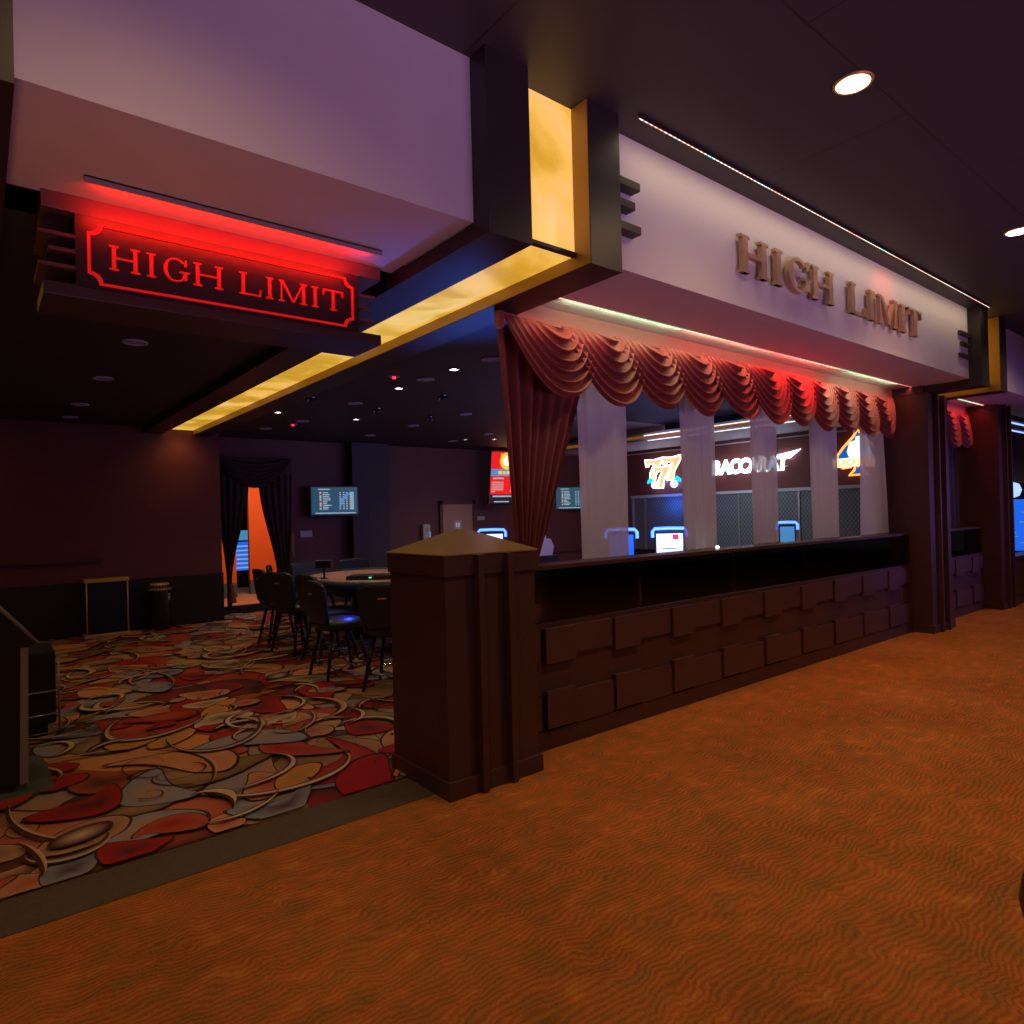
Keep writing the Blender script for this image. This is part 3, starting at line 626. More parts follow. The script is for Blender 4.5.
# ------------------------------------------------------------------ ceiling fixtures
for (x, y, lab) in ((3.79, 1.62, 'round lit downlight in the dark corridor ceiling above the letters'), (7.0, 1.665, 'round lit downlight in the corridor ceiling at the right edge')):
    t = thing('downlight', lab, 'ceiling light', (x, y, 3.93), group='corridor downlights')
    obj('lens', MB().lathe([(.085, -.006), (.085, -.001)]), 'litbig', t); obj('trim_ring', MB().lathe([(.087, -.001), (.087, -.010), (.10, -.008), (.105, -.0005)]), 'brass', t)
def disc(x, y, kind, lab):
    grp = {'off': 'unlit round ceiling fixtures', 'lit': 'lit white ceiling spots', 'red': 'ceiling sensors with red light'}[kind]
    t = thing('ceiling_fixture', lab, 'ceiling light' if kind != 'red' else 'sensor', (x, y, 3.092), group=grp)
    r = .095 if kind == 'off' else .06
    obj('trim_ring', MB().lathe([(r, -.001), (r, -.012), (r*.8, -.014), (r*.78, -.001)]), 'fixture', t)
    obj('lens', MB().lathe([(r*.76, -.004), (r*.76, -.002)]), {'off': 'fixture', 'lit': 'lit', 'red': 'fixture'}[kind], t)
    if kind == 'red': obj('indicator', MB().lathe([(.018, -.03), (.018, -.012)], n=10), 'redled', t)
for i, (x, y) in enumerate(((1.029, 6.11), (1.017, 7.774), (1.005, 9.57), (1.013, 10.771))):
    disc(x, y, 'off', ('nearest', 'second', 'third', 'farthest')[i]+' unlit disc in the row left of the yellow beam, below the red sign')
for x, y, lab in ((3.80, 7.86, 'unlit disc on the dark ceiling just right of the yellow beam, midway back'), (3.81, 9.66, 'unlit disc on the dark ceiling left of two white spots, far back'), (3.615, 10.7, 'unlit disc farthest back on the dark ceiling by the yellow beam end'),
                  (3.782, 6.114, 'unlit disc between the two brightest white spots on the room ceiling'), (3.819, 5.0, 'unlit disc on the room ceiling touching the red drape edge'),
                  (5.47, 10.75, 'small unlit disc above the wall screen at the far pilaster'), (5.5, 9.3, 'small unlit disc right of the far pilaster on the room ceiling'),
                  (5.55, 7.9, 'unlit disc on the room ceiling straight above the wooden door'), (7.30, 10.85, 'tiny unlit disc on the ceiling above the wooden door frame'), (7.256, 9.64, 'tiny unlit disc just above the portrait screen')):
    disc(x, y, 'off', lab)
for x, y, lab in ((3.222, 9.02, 'lit white spot nearest the yellow beam on the room ceiling'), (4.41, 9.1, 'lit white spot right of the first one, over the card table'), (3.786, 6.697, 'bright white spot in the middle of the room ceiling'),
                  (3.77, 5.548, 'bright white spot nearest the red drape on the room ceiling'), (7.35, 10.5, 'tiny white spot left of the portrait screen top'), (7.83, 10.2, 'tiny white spot directly above the portrait screen')):
    disc(x, y, 'lit', lab)
disc(3.425, 6.157, 'red', 'ceiling sensor with red light near the bright middle spot'); disc(3.81, 10.03, 'red', 'ceiling sensor with red light far back by the yellow beam')
for x, y, lab in ((3.15, 7.65, 'small silver ceiling camera near the yellow beam'), (4.2, 8.0, 'small silver ceiling camera between white spots over the table'), (4.42, 6.75, 'small silver ceiling camera nearest the red drape'), (5.2, 8.3, 'small silver ceiling camera in front of the far pilaster')):
    t = thing('ceiling_camera', lab, 'camera', (x, y, 3.092), group='ceiling cameras')
    obj('mount', MB().lathe([(.03, -.03), (.03, 0)], n=12), 'chrome', t); obj('body', MB().tube([(-.06, 0, -.06), (.06, 0, -.045)], .026, 10), 'black', t); obj('lens_ring', MB().tube([(-.075, 0, -.062), (-.06, 0, -.06)], .028, 10), 'chrome', t)

# ------------------------------------------------------------------ far end of the casino room
# draped opening
t = thing('draped_opening_curtain', 'dark drapes with a swag framing the opening to the orange hall', 'curtain', (3.8, 12.05, 0))
def L4(mb, cx=3.8, cy=12.05): mb.v = [(v[0]-cx, v[1]-cy, v[2]) for v in mb.v]; return mb
obj('header', L4(bx(3.12, 4.52, 12.02, 12.12, 2.30, 2.75)), 'darkdrape', t)
def pinch(side):
    def xl(v):
        k = math.sin(PI*min(1, v/.86)/2)**2.2
        return 3.16+.17*k if side < 0 else (3.90+.30*k)
    def xr(v):
        k = math.sin(PI*min(1, v/.86)/2)**2.2
        return 3.74-.33*k if side < 0 else 4.50-.08*k
    return folded(xl, xr, .15, 2.45, 11.98, 5, .03, 80, 24)
d = obj('left_drape', L4(pinch(-1)), 'darkdrape', t); obj('tassel', L4(MB().lathe([(.03, .55), (.05, .50), (.035, .45), (.075, .22)], (3.40, 11.93, 0), 10)), 'tassel', d)
d = obj('right_drape', L4(pinch(1)), 'darkdrape', t); obj('tassel', L4(MB().lathe([(.02, 1.40), (.04, 1.30), (.03, 1.1), (.05, .95)], (4.47, 11.93, 0), 10)), 'tassel', d)
obj('swag', L4(MB().grid(lambda u, v: (3.16+1.34*u, 11.95-.04*abs(math.sin(PI*6*v))*(1-abs(2*u-1)**2), 2.75-(.10+.45*v)*(1-abs(2*u-1)**2)-.0*v), 24, 40)), 'darkdrape', t)
# slot machines glimpsed through the opening
t = thing('slot_machine', 'bright blue screened machine glimpsed through the draped opening', 'slot machine', (5.05, 16.9, 0))
obj('cabinet', bx(-.35, .30, 0, .5, 0, 1.6), 'black', t); obj('screen', bx(-.30, .26, -.012, 0, .42, 1.12), 'lcdblue', t); obj('top_screen', bx(-.30, .26, -.012, 0, 1.16, 1.40), 'lcdsky', t)
obj('yellow_edge', bx(-.40, -.36, -.02, .02, .1, .6), 'lcdyellow', t)
for k in range(6): obj('screen_row', bx(-.27, .23, -.016, -.012, .47+k*.105, .505+k*.105), 'lcdtext', t)
# black stand with brass trims
t = thing('brass_trimmed_stand', 'black upright stand with brass top and foot against the left wall', 'stand', (1.45, 11.2, 0))
obj('body', bx(-.25, .25, -.07, .10, .05, .80), 'black', t); obj('top_rail', bx(-.28, .28, -.10, .12, .79, .843, bev=.008), 'brass', t); obj('foot', bx(-.29, .29, -.11, .13, 0, .055, bev=.008), 'brass', t)
for s in (-1, 1): obj('post', MB().tube([(s*.255, -.085, .05), (s*.255, -.085, .80)], .010, 8), 'brass', t)
# bin
t = thing('trash_bin', 'round black bin with a gold slotted lid beside the brass trimmed stand', 'bin', (2.13, 11.15, 0))
obj('body', MB().lathe([(.135, 0), (.145, .05), (.15, .60), (.145, .62)], n=28), 'black', t); obj('rim', MB().lathe([(.16, .61), (.17, .625), (.16, .64)], n=28), 'steel', t)
lid = obj('lid', MB().lathe([(.13, .64), (.13, .70), (.12, .715)], n=28), 'brass', t)
for k in range(8):
    a = -PI/2+(k-3.5)*.32; obj('slot', bx(-.014, .014, -.003, .003, .652, .692), 'black', lid, rot=(0, 0, a+PI/2), loc=(.132*math.cos(a), .132*math.sin(a), 0))
tg = obj('tag', MB().box(-.02, .02, -.002, 0, .44, .46).box(-.02, .02, -.002, 0, .48, .50).box(-.008, .008, -.002, 0, .40, .44), 'grey', t, loc=(.10, -.118, .06))
# wall plates
tag(obj('wall_plate', bx(4.70, 4.93, 12.13, 12.15, 1.29, 1.41, bev=.004), 'grey'), 'pale rectangular wall plate below the wall screen by the dark drape', 'wall plate')
tag(obj('wall_plate', bx(8.78, 8.98, 12.13, 12.15, 1.515, 1.60, bev=.004), 'grey'), 'small pale sign plate right of the wooden door', 'wall plate')
tag(obj('switch_plate', bx(6.0, 6.06, 11.888, 11.90, 1.60, 1.68, bev=.003), 'black'), 'small dark round plate on the blue grey pilaster', 'wall plate')
# screens
def tv(name, label, loc, rz, rx, w_, h_, seed):
    t = thing(name, label, 'screen', loc, rz); t.rotation_euler = (rx, 0, rz)
    obj('bezel', bx(-w_/2-.03, w_/2+.03, 0, .05, -h_/2-.035, h_/2+.03, bev=.006), 'black', t); sc = obj('display', bx(-w_/2, w_/2, -.004, 0, -h_/2, h_/2), 'lcd', t)
    obj('wall_mount', bx(-.12, .12, .05, .19, -.10, .10), 'black', t)
    rr = random.Random(seed); tx = MB(); rd = MB(); col = MB(); hd = MB()
    for k in range(10):
        z = h_/2-.10-k*(h_-.17)/10
        tx.box(-w_*.26, -w_*.26+rr.uniform(.08, .19)*w_/.9, -.006, -.004, z-.012, z+.006)
        for xx in (.10, .18, .25): tx.box(w_*xx, w_*xx+.03, -.006, -.004, z-.012, z+.006)
        col.box(w_*.33, w_*.42, -.006, -.004, z-.016, z+.012)
        (rd if k in (1, 5, 8) else tx).box(-w_*.33, -w_*.29, -.006, -.004, z-.018, z+.014)
    hd.box(-w_*.36, -w_*.10, -.006, -.004, h_/2-.05, h_/2-.03); hd.box(-w_*.42, w_*.46, -.006, -.004, -h_/2+.012, -h_/2+.032)
    obj('text_rows', tx, 'lcdtext', sc); obj('flag_icons', rd, 'lcdred', sc); obj('total_column', col, 'lcdtext', sc); obj('header', hd, 'lcdtext', sc)
    return sc
sc = tv('wall_screen', 'wall screen with a teal results table between dark drapes and pilaster', (5.30, 11.92, 1.965), -.05, .0, .90, .51, 3)
obj('blue_swoosh', MB().prism([(.10, -.06), (.14, -.08), (.18, .0), (.30, .14), (.24, .15), (.12, .03)], lambda a, b2, d: (a, d, b2), -.0065, -.0055), 'lcdsky', sc)
tv('wall_screen', 'wall screen with a results table seen in the window left of the first sheer', (11.62, 12.0, 2.0), -.35, .0, .86, .53, 5)
# portrait screen hanging from the ceiling
t = thing('portrait_screen', 'tall red screen with a gold seven emblem beside the red drape', 'screen', (9.08, 11.55, 2.43)); t.rotation_euler = (.16, 0, -.15)
obj('bezel', bx(-.34, .34, 0, .06, -.60, .62), 'black', t); sc = obj('display', bx(-.31, .31, -.004, 0, -.56, .58), 'lcdred', t)
obj('lower_band', bx(-.31, .31, -.006, -.004, -.56, -.36), 'lcddark', sc); obj('blue_banner', bx(-.31, .31, -.006, -.004, .05, .20), 'lcdsky', sc)
def ring(r0, r1, cx, cz, n=24):
    mb = MB(); vs = [(cx+r*math.cos(2*PI*i/n), -.008, cz+r*1.05*math.sin(2*PI*i/n)) for r in (r0, r1) for i in range(n)]
    return mb.add(vs, [(i, (i+1) % n, n+(i+1) % n, n+i) for i in range(n)])
obj('emblem_ring', ring(.10, .18, .08, .38), 'lcdyellow', sc); mb = MB(); mb.add([(.08+.10*math.cos(2*PI*i/24), -.0078, .38+.105*math.sin(2*PI*i/24)) for i in range(24)], [tuple(range(24))]); obj('emblem_face', mb, 'lcdwhite', sc)
obj('seven', text_mb('7', .22, lambda a, b2, d: (.02+a, -.010-d*.2, .305+b2), .004, .004), 'neonorange', sc)
obj('emblem_crown', MB().box(-.08, -.03, -.010, -.008, .48, .54).box(0, .05, -.010, -.008, .50, .56).box(.08, .13, -.010, -.008, .50, .56).box(.16, .21, -.010, -.008, .48, .54), 'lcdyellow', sc)
obj('banner_letters', MB().box(-.12, -.03, -.008, -.006, .09, .16).box(0, .05, -.008, -.006, .09, .16).box(.08, .15, -.008, -.006, .09, .16).box(.18, .27, -.008, -.006, .09, .16), 'lcdyellow', sc)
mb = MB(); mb.box(-.25, .02, -.006, -.0045, -.02, .01)
for k in range(6): z = -.10-k*.042; mb.box(-.28, .02-(.04 if k in (5,) else 0)-(k == 5)*.16, -.006, -.0045, z, z+.018); mb.box(.20, .28, -.006, -.0045, z, z+.018)
mb.box(-.24, .24, -.008, -.0062, -.42, -.385); mb.box(-.20, .18, -.008, -.0062, -.535, -.51)
obj('text_rows', mb, 'lcdtext', sc)
obj('hanger', MB().tube([(0, .05, .55), (0, .12, .70)], .02, 8), 'black', t)
# door
t = thing('service_door', 'pale wooden door with a small notice in the far wall', 'door', (8.23, 12.13, 0))
obj('door_leaf', bx(-.40, .40, -.02, .02, 0, 1.88), 'door', t); obj('frame', MB().box(-.47, -.40, -.05, .02, 0, 1.95).box(.40, .47, -.05, .02, 0, 1.95).box(-.47, .47, -.05, .02, 1.88, 1.95), 'mauve', t)
nt_ = obj('notice', bx(-.11, .09, -.028, -.02, 1.33, 1.52), 'grey', t); obj('notice_mark', MB().box(-.05, -.03, -.031, -.028, 1.38, 1.47).box(.01, .03, -.031, -.028, 1.38, 1.47), 'lcdtext', nt_)
# dispenser
t = thing('hand_dispenser', 'pale grey hand sanitiser dispenser on the wall left of the wooden door', 'dispenser', (7.38, 12.08, 1.28))
obj('housing', bx(-.09, .09, -.06, .06, -.15, .18, bev=.03), 'grey', t); obj('side_window', bx(.06, .092, -.062, -.02, -.13, .02, bev=.004), 'lcdsky', t); obj('window', bx(-.03, .03, -.064, -.058, .02, .10), 'steel', t)

# ------------------------------------------------------------------ neon signs and cage on the right wall (x = 12.4)
XW = 12.37
def on_wall(a, b2, d): return (XW-d, a, b2)       # a: y, b: z, d: distance off the wall
def seven(s):
    return [(-.5*s, .50*s), (-.44*s, .16*s), (-.30*s, .16*s), (-.26*s, .27*s), (.02*s, .27*s), (-.20*s, -.10*s), (-.26*s, -.5*s), (.06*s, -.5*s), (.12*s, -.12*s), (.46*s, .36*s), (.52*s, .54*s), (0*s, .46*s)]
t = thing('neon_sign', 'glowing sign of three overlapping sevens with cherries', 'neon sign', (XW, 9.7, 2.45))
def LW(mb, y, z): mb.v = [(v[0]-XW, v[1]-y, v[2]-z) for v in mb.v]; return mb
for cy, cz, s, d in ((9.96, 2.57, .52, .03), (9.44, 2.58, .54, .03), (9.70, 2.39, .50, .07)):
    pl = [(cy-a, cz+b2) for a, b2 in seven(s)]
    p = obj('seven', LW(MB().prism(pl, on_wall, d, d+.03), 9.7, 2.45), 'peach', t)
    obj('neon_outline', LW(MB().tube([on_wall(a, b2, d+.035) for a, b2 in pl], .015, 6, True), 9.7, 2.45), 'neonwhite', p)
for cy in (9.92, 9.37):
    c_ = obj('cherry', LW(MB().lathe([(.01, -.085), (.06, -.06), (.085, 0), (.06, .06), (.01, .085)], (XW-.09, cy, 2.22), 14), 9.7, 2.45), 'neonwhite', t)
    obj('cherry_edge', LW(MB().tube([(XW-.12, cy+.075*math.cos(a*PI/6), 2.22+.075*math.sin(a*PI/6)) for a in range(12)], .012, 6, True), 9.7, 2.45), 'pink', c_)
    sg = 1 if cy > 9.7 else -1
    obj('leaf', LW(MB().prism([(cy+sg*.0, 2.30), (cy+sg*.10, 2.40), (cy+sg*.19, 2.33), (cy+sg*.20, 2.26), (cy+sg*.08, 2.29)], on_wall, .10, .12), 9.7, 2.45), 'cyan', c_)
t = thing('neon_sign', 'glowing white word sign reading BACCARAT', 'neon sign', (XW, 7.5, 2.5))
obj('mounting_rail', LW(MB().box(XW-.022, 12.40, 6.7, 8.4, 2.42, 2.44).box(XW-.022, 12.40, 6.7, 8.4, 2.56, 2.58), 7.5, 2.5), 'steel', t)
word = 'BACCARAT'; ys = 8.42; sz = .40; adv = (8.42-6.70)/8
for i, ch in enumerate(word):
    yy = ys-i*adv
    fn = lambda a, b2, d, yy=yy: on_wall(yy-a*.86, 2.37+b2*1.0, .02+d)
    l = obj('letter_'+ch.lower(), LW(text_mb(ch, sz, fn, .03, .021, .12), 7.5, 2.5), 'neonwhite', t)
    fn2 = lambda a, b2, d, yy=yy: on_wall(yy-a*.86, 2.37+b2*1.0, .055+d)
    if i in (2, 3, 6, 7): obj('letter_core', LW(text_mb(ch, sz, fn2, .004, -.006, .12), 7.5, 2.5), 'cyan' if i in (2, 6) else 'neonblue', l)
    if i == 1 or i == 5: obj('letter_core', LW(text_mb(ch, sz, fn2, .004, -.010, .12), 7.5, 2.5), 'peach', l)
obj('winged_tip', LW(MB().prism([(6.92, 2.66), (6.42, 2.74), (6.66, 2.57), (6.92, 2.60)], on_wall, .02, .05), 7.5, 2.5), 'neonwhite', t)
t = thing('neon_sign', 'glowing spade sign with cards and the word BLACKJACK', 'neon sign', (XW, 5.35, 2.5))
def spade(s, n=14):
    pts = []
    P_ = [(0, .52), (.10, .38), (.30, .18), (.44, .0), (.44, -.16), (.32, -.27), (.16, -.25), (.05, -.16), (.09, -.32), (.20, -.42), (-.20, -.42), (-.09, -.32), (-.05, -.16), (-.16, -.25), (-.32, -.27), (-.44, -.16), (-.44, .0), (-.30, .18), (-.10, .38)]
    return [(a*s, b2*s) for a, b2 in P_]
pl = [(5.36-a, 2.535+b2) for a, b2 in spade(.86)]
sp_ = obj('spade', LW(MB().prism(pl, on_wall, .01, .03), 5.35, 2.5), 'navy', t)
obj('neon_outline', LW(MB().tube([on_wall(a, b2, .04) for a, b2 in pl], .020, 6, True), 5.35, 2.5), 'neonorange', sp_)
obj('playing_card', LW(MB().prism([(5.55, 2.60), (5.50, 2.77), (5.22, 2.83), (5.10, 2.50), (5.50, 2.46)], on_wall, .05, .06), 5.35, 2.5), 'lcdwhite', t)
obj('playing_card', LW(MB().prism([(5.42, 2.62), (5.38, 2.86), (5.20, 2.88), (5.16, 2.56)], on_wall, .065, .075), 5.35, 2.5), 'lcdwhite', t)
bn = obj('banner', LW(MB().prism([(5.80, 2.48), (4.92, 2.50), (4.92, 2.34), (5.80, 2.32)], on_wall, .08, .09), 5.35, 2.5), 'lcdwhite', t)
obj('word', LW(text_mb('BLACKJACK', .17, lambda a, b2, d: on_wall(5.78-a*.82, 2.35+b2, .094+d), .006, .004), 5.35, 2.5), 'neonorange', bn)
# cage
t = thing('cashier_cage', 'tall cage of diamond mesh panels with a pale top rail under the neon signs', 'cage', (12.42, 7.3, 0))
def LC(mb): mb.v = [(v[0]-12.42, v[1]-7.3, v[2]) for v in mb.v]; return mb
obj('top_rail', LC(bx(12.38, 12.46, 3.9, 10.75, 1.94, 2.0)), 'grey', t); obj('counter', LC(bx(12.36, 12.50, 3.9, 10.75, 0, .72)), 'wains', t)
for a, b2 in ((3.95, 5.2), (5.25, 6.5), (6.55, 7.8), (7.85, 9.1), (9.15, 10.30)):
    obj('mesh_panel', LC(bx(12.41, 12.43, a, b2, .72, 1.94)), 'mesh', t)
for y in (5.225, 6.525, 7.825, 9.125, 10.33, 10.72): obj('post', LC(bx(12.39, 12.45, y-.02, y+.02, .72, 1.94)), 'steel', t)
# blue-lit strip of mesh left of the cage gets its colour from a blue lamp
point('mesh_blue', (12.12, 9.5, 1.75), 9, (.02, .15, 1.0), .1)
# neon-edged machine tops behind the low wall
def machine(name, label, loc, rz, w_, scr, base=.75):
    t = thing(name, label, 'slot machine', loc, rz)
    obj('cabinet', MB().box(-w_/2+.03, w_/2-.03, .02, .45, 0, base, bev=.02), 'black', t); obj('monitor', bx(-w_/2+.035, w_/2-.035, .02, .08, base, 1.33), 'black', t)
    pts = [(-w_/2, .0, 1.25), (-w_/2, 0, 1.33), (-w_/2+.03, 0, 1.37), (0, 0, 1.375), (w_/2-.03, 0, 1.37), (w_/2, 0, 1.33), (w_/2, 0, 1.25)]
    obj('neon_edge', MB().tube(pts, .022, 8), 'neonblue', t); obj('neon_core', MB().tube([(p[0], -.018, p[2]) for p in pts], .007, 6), 'neonice', t)
    s_ = obj('screen', bx(-w_/2+.05, w_/2-.05, .008, .02, .88, 1.30), scr, t)
    return t, s_
t, s_ = machine('slot_machine', 'slot machine with blue neon edge and white screen between two sheers', (7.312, 5.68, 0), -.87, .45, 'lcdwhite')
obj('screen_badge', MB().box(.04, .12, .004, .008, 1.22, 1.29), 'lcdred', s_); obj('screen_text', MB().box(-.10, .08, .004, .008, 1.09, 1.105), 'lcdsky', s_); obj('screen_symbols', MB().box(-.16, -.10, .004, .008, .90, .95).box(-.08, .0, .004, .008, .90, .95).box(.05, .16, .004, .008, .90, .96), 'lcdred', s_)
obj('screen_gold', MB().box(-.15, -.12, .002, .006, .90, .94).box(-.06, -.03, .002, .006, .90, .94).box(.08, .12, .002, .006, .91, .95), 'lcdyellow', s_)
machine('slot_machine', 'slot machine with blue neon edge half hidden behind the leftmost sheer', (6.796, 6.083, 0), -.87, .42, 'lcdblue')
machine('slot_machine', 'slot machine with blue neon edge showing over the pyramid cap', (6.66, 8.81, 0), -.75, .46, 'lcdwhite')
t, s_ = machine('slot_machine', 'distant slot machine with pale blue screen seen between middle sheers', (10.445, 5.71, 0), -1.05, .32, 'lcdsky')
# pale pointed machine topper
t = thing('machine_topper', 'pale blue white pointed topper on a cabinet just right of the red drape', 'topper', (8.0, 9.0, 0))
obj('cabinet', bx(-.35, .35, .0, .4, 0, .86, bev=.02), 'black', t)
obj('sail', MB().prism([(-.16, .86), (.16, .86), (.20, 1.02), (.13, 1.16), (.05, 1.14), (-.02, 1.26), (-.05, 1.20)], lambda a, b2, d: (a, d, b2), -.02, .10), 'crate', t)
# dark chair silhouette behind the ledge
# ------------------------------------------------------------------ card table
t = thing('card_table', 'oval card table with reddish felt and padded dark rim', 'table', (4.05, 7.7, 0))
rx_, ry_ = 1.0, 1.32
def ell(k, z, n=48): return [(rx_*k*math.cos(2*PI*i/n), ry_*k*math.sin(2*PI*i/n), z) for i in range(n)]
obj('rim', MB().tube(ell(.96, .855), .045, 8, True), 'leather', t)
fe = obj('felt', MB().add(ell(.93, .868)+ell(.93, .82), [tuple(range(48))]+[tuple(range(48, 96))[::-1]]+[(i, (i+1) % 48, 48+(i+1) % 48, 48+i) for i in range(48)]), 'felt', t)
mb = MB()
for i in range(9):
    a = PI*.35+i*PI*1.3/8; c, s_ = math.cos(a), math.sin(a); q = [(.70, -.05), (.86, -.05), (.86, .05), (.70, .05)]
    pts = [(rx_*(p*math.cos(a+w_)), ry_*(p*math.sin(a+w_)), .870) for p, w_ in q]; mb.tube(pts, .006, 4, True)
obj('printed_boxes', mb, 'lcdtext' if False else 'grey', fe)
obj('underframe', MB().add(ell(.80, .82)+ell(.62, .66), [tuple(range(48, 96))[::-1]]+[(i, (i+1) % 48, 48+(i+1) % 48, 48+i) for i in range(48)]), 'black', t)
for y in (-.6, .6): obj('pedestal', MB().lathe([(.28, 0), (.26, .06), (.14, .12), (.13, .62), (.2, .68)], (0, y, 0), 20), 'black', t)
t = thing('card_display', 'small dark display on a short post standing on the card table', 'display', (3.30, 7.78, .885))
obj('foot', MB().lathe([(.05, .001), (.045, .012)], n=14), 'black', t); obj('post', MB().tube([(0, 0, .01), (0, 0, .16)], .014, 8), 'black', t); obj('display_head', bx(-.10, .10, -.03, .03, .13, .22, bev=.01), 'black', t, rot=(0, 0, -.75)); obj('top_edge', bx(-.10, .10, -.031, .031, .22, .225), 'steel', t, rot=(0, 0, -.75))
t = thing('chip_tray', 'dark chip tray lying on the card table', 'tray', (3.78, 7.42, .870)); obj('tray_body', bx(-.30, .30, -.16, .16, .002, .05, bev=.01), 'black', t, rot=(0, 0, -.7)); obj('indicator', bx(-.02, .01, -.17, -.155, .02, .035), 'green', t, rot=(0, 0, -.7))
# ------------------------------------------------------------------ casino chairs
def make_chair():
    t = thing('casino_chair', '', 'chair')
    def seat_fn():
        n = 28; prof = [(.0, .0), (.9, .0), (1.0, .02), (1.0, .055), (.93, .075), (0, .082)]; vs = []; fs = []
        for k, z in prof:
            for i in range(n):
                a = 2*PI*i/n; c, s = math.cos(a), math.sin(a); p = 3.2; r = (abs(c)**p+abs(s)**p)**(-1/p); vs.append((.245*k*r*c, .25*k*r*s*(1-.06*c), .52+z))
        for j in range(len(prof)-1):
            for i in range(n): fs.append((j*n+i, j*n+(i+1) % n, (j+1)*n+(i+1) % n, (j+1)*n+i))
        return MB().add(vs, fs, True)
    obj('seat', seat_fn(), 'leather', t)
    def back(u, v, off):
        a = (u-.5)*1.25; top = 1.0-.035*abs(2*u-1)**4-(.0); z = .585+(top-.585)*v; w_ = .25*(1-.12*(1-v)**2)*(1-.05*abs(2*v-1)**4)
        return (-.235-.05*v+.05*(1-math.cos(a))*2+off, w_*math.sin(a)/math.sin(.625), z)
    nu, nv = 16, 12; mb = MB(); g1 = [back(i/nu, j/nv, .022) for j in range(nv+1) for i in range(nu+1)]; g2 = [back(i/nu, j/nv, -.022) for j in range(nv+1) for i in range(nu+1)]
    K = len(g1); fs = []
    for j in range(nv):
        for i in range(nu):
            a = j*(nu+1)+i; fs += [(a, a+1, a+nu+2, a+nu+1), (K+a, K+a+nu+1, K+a+nu+2, K+a+1)]
    for i in range(nu): fs += [(i, K+i, K+i+1, i+1), (nv*(nu+1)+i, nv*(nu+1)+i+1, K+nv*(nu+1)+i+1, K+nv*(nu+1)+i)]
    for j in range(nv): a = j*(nu+1); b2 = a+nu; fs += [(a, a+nu+1, K+a+nu+1, K+a), (b2, K+b2, K+b2+nu+1, b2+nu+1)]
    bk = obj('backrest', mb.add(g1+g2, fs, True), 'leather', t)
    obj('pull_handle', bx(-.302, -.295, -.04, .04, .865, .88), 'brass', bk)
    obj('back_bracket', MB().tube([(-.17, 0, .53), (-.235, 0, .56), (-.25, 0, .66)], .018, 6), 'black', t)
    obj('seat_frame', bx(-.17, .17, -.17, .17, .495, .525), 'black', t)
    for sx in (-1, 1):
        for sy in (-1, 1): obj('leg', MB().tube([(sx*.14, sy*.14, .50), (sx*.235, sy*.225, 0.0)], [.022, .015], 8), 'black', t)
    k = .16; obj('foot_ring', MB().tube([(.207, .199, k), (-.207, .199, k), (-.207, -.199, k), (.207, -.199, k)], .010, 6, True), 'chrome', t)
    obj('stretcher', MB().tube([(.175, .175, .30), (-.175, -.175, .30)], .009, 6), 'black', t)
    return t
ch0 = make_chair()
CH = [((2.86, 6.40), 0, 'dark padded chair with blue glow on its seat, nearest left of the short pillar'), ((3.08, 5.67), .75, 'dark padded chair partly hidden by the short pillar'),
      ((3.06, 8.62), -.05, 'leftmost dark padded chair seen edge on at the card table'), ((3.02, 7.93), .30, 'dark padded chair right in front of the leftmost one'),
      ((3.36, 9.10), -.4, 'dark padded chair behind the leftmost chair, its back top showing'), ((3.10, 7.20), .05, 'dark padded chair whose back top shows behind the nearest chair'),
      ((3.84, 9.33), -1.25, 'grey lit chair back at far left side of the table'), ((4.46, 9.22), -1.75, 'grey lit chair back at far middle side of the table under the wall screen'),
      ((5.15, 9.05), -2.3, 'grey lit chair back showing beside the pyramid cap'), ((3.75, 5.95), 1.35, 'dark padded chair behind the short pillar at near end of table')]
for i, ((x, y), rz, lab) in enumerate(CH):
    c = ch0 if i == 0 else copy_tree(ch0)
    c.location = (x, y, 0); c.rotation_euler = (0, 0, rz); c['label'] = lab; c['group'] = 'padded chairs around the card table'

# ------------------------------------------------------------------ left foreground slot machine
t = thing('slot_machine', 'black slot machine seen from its side at the left edge, with slanted deck', 'slot machine', (-.25, 5.15, 0))
def LS(mb): mb.v = [(v[0]+.25, v[1]-5.15, v[2]) for v in mb.v]; return mb
prof = [(-.75, .10), (.175, .10), (.205, .885), (.262, .915), (.098, 1.125), (-.10, 1.36), (-.18, 1.9), (-.75, 1.9)]
obj('cabinet', LS(MB().prism(prof, lambda a, b2, d: (a, d, b2), 4.86, 5.42)), 'black', t)
obj('side_trim', LS(MB().add([(.172, 4.845, .105), (.212, 4.845, .105), (.226, 4.845, .895), (.188, 4.845, .895), (.172, 4.862, .105), (.212, 4.862, .105), (.226, 4.862, .895), (.188, 4.862, .895)], [(0, 1, 2, 3), (4, 7, 6, 5), (0, 4, 5, 1), (1, 5, 6, 2), (2, 6, 7, 3), (3, 7, 4, 0)])), 'steel', t)
obj('deck_edge', LS(MB().tube([(.268, 4.855, .918), (.10, 4.855, 1.135), (-.09, 4.855, 1.37)], .013, 6)), 'steel', t)
obj('plinth', LS(MB().add([(-.8, 4.80, 0), (.358, 4.89, 0), (.358, 5.45, 0), (-.8, 5.45, 0), (-.8, 4.84, .10), (.30, 4.93, .09), (.30, 5.45, .09), (-.8, 5.45, .10)], [(0, 3, 2, 1), (4, 5, 6, 7), (0, 1, 5, 4), (1, 2, 6, 5), (2, 3, 7, 6), (3, 0, 4, 7)])), 'plinth', t)
t = thing('slot_stand', 'dark cabinet side with two chrome rods behind the left edge slot machine', 'cabinet', (.1, 6.3, 0))
obj('cabinet', bx(-.5, .355, -.12, .35, .10, .66, bev=.02), 'black', t)
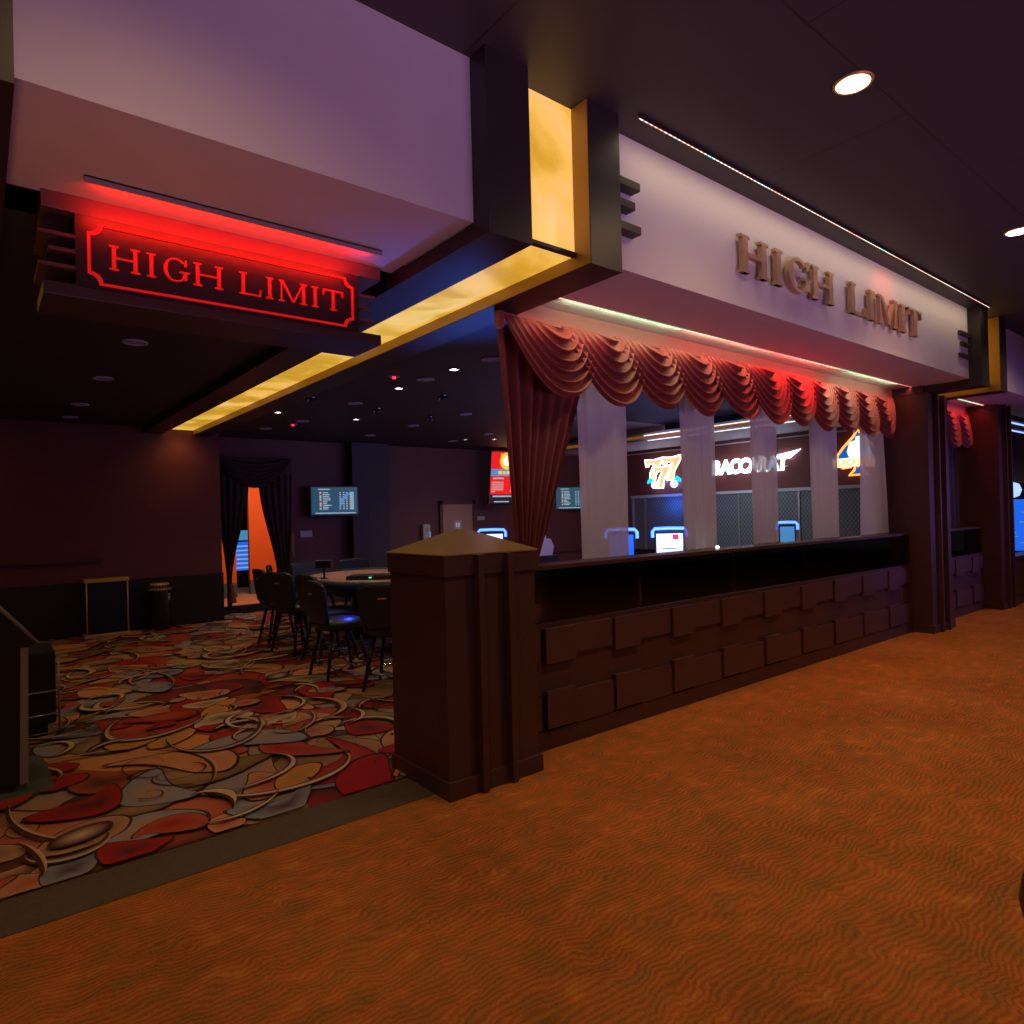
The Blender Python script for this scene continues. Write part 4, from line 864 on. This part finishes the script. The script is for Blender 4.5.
for z in (.175, .35): obj('chrome_rod', MB().tube([(-.2, -.135, z), (.38, -.135, z+.005)], .007, 8), 'chrome', t)
obj('post', MB().tube([(.372, -.12, 0), (.372, -.12, .60)], .008, 8), 'steel', t); obj('foot', bx(-.5, .30, -.10, .33, 0, .10), 'black', t)

# ------------------------------------------------------------------ right edge: corridor beyond the columns
t = thing('slot_machine', 'tall slot machine with bright blue screens beyond the farthest right column', 'slot machine', (15.15, 3.85, 0)); t.rotation_euler = (0, 0, -1.0)
obj('cabinet', bx(-.5, .5, 0, .5, 0, 2.0, bev=.02), 'black', t); sc = obj('screen', bx(-.46, .46, -.02, 0, .70, 1.66), 'lcdblue', t)
mb = MB(); rr = random.Random(4)
for k in range(26): a = rr.uniform(-.44, .3); z = rr.uniform(.62, 1.6); mb.box(a, a+rr.uniform(.05, .2), -.024, -.02, z, z+rr.uniform(.01, .05))
obj('screen_graphics', mb, 'lcdsky', sc); obj('topper', MB().lathe([(.01, -.15), (.11, -.11), (.15, 0), (.11, .11), (.01, .15)], (.02, -.05, 1.84), 16), 'neonice', t)
struct('ceiling', bx(12.6, 17.9, 3.6, 8, 3.085, 3.091), mat('grey_soffit', (.30, .28, .31), .6)); area('end_room', (15.5, 5.2, 2.6), (15.5, 5.2, 0), .8, .8, 30, (.7, .7, 1.0))
struct('wall_end', bx(17.9, 18.0, 3.6, 12, 0, 3.09), 'mauve')
t = thing('led_strip', 'pair of pale blue light lines on the ceiling beyond the right column', 'light strip', (0, 0, 0))
obj('upper_line', bx(13.0, 17.8, 3.70, 3.73, 3.062, 3.082), 'neonice', t); obj('lower_line', bx(13.0, 17.8, 4.1, 4.13, 3.062, 3.082), 'neonice', t)
# padded stool cut by the right edge
t = thing('padded_stool', 'dark rounded seat edge cut by the right edge of the picture on the orange carpet', 'stool', (2.240, .345, 0))
obj('seat_pad', MB().lathe([(.05, .40), (.16, .42), (.215, .47), (.225, .53), (.215, .59), (.16, .63), (.05, .64)], n=28), 'black', t); obj('post', MB().lathe([(.03, .02), (.03, .41)], n=14), 'chrome', t); obj('foot', MB().lathe([(.2, 0), (.19, .02), (.04, .035)], n=28), 'black', t)
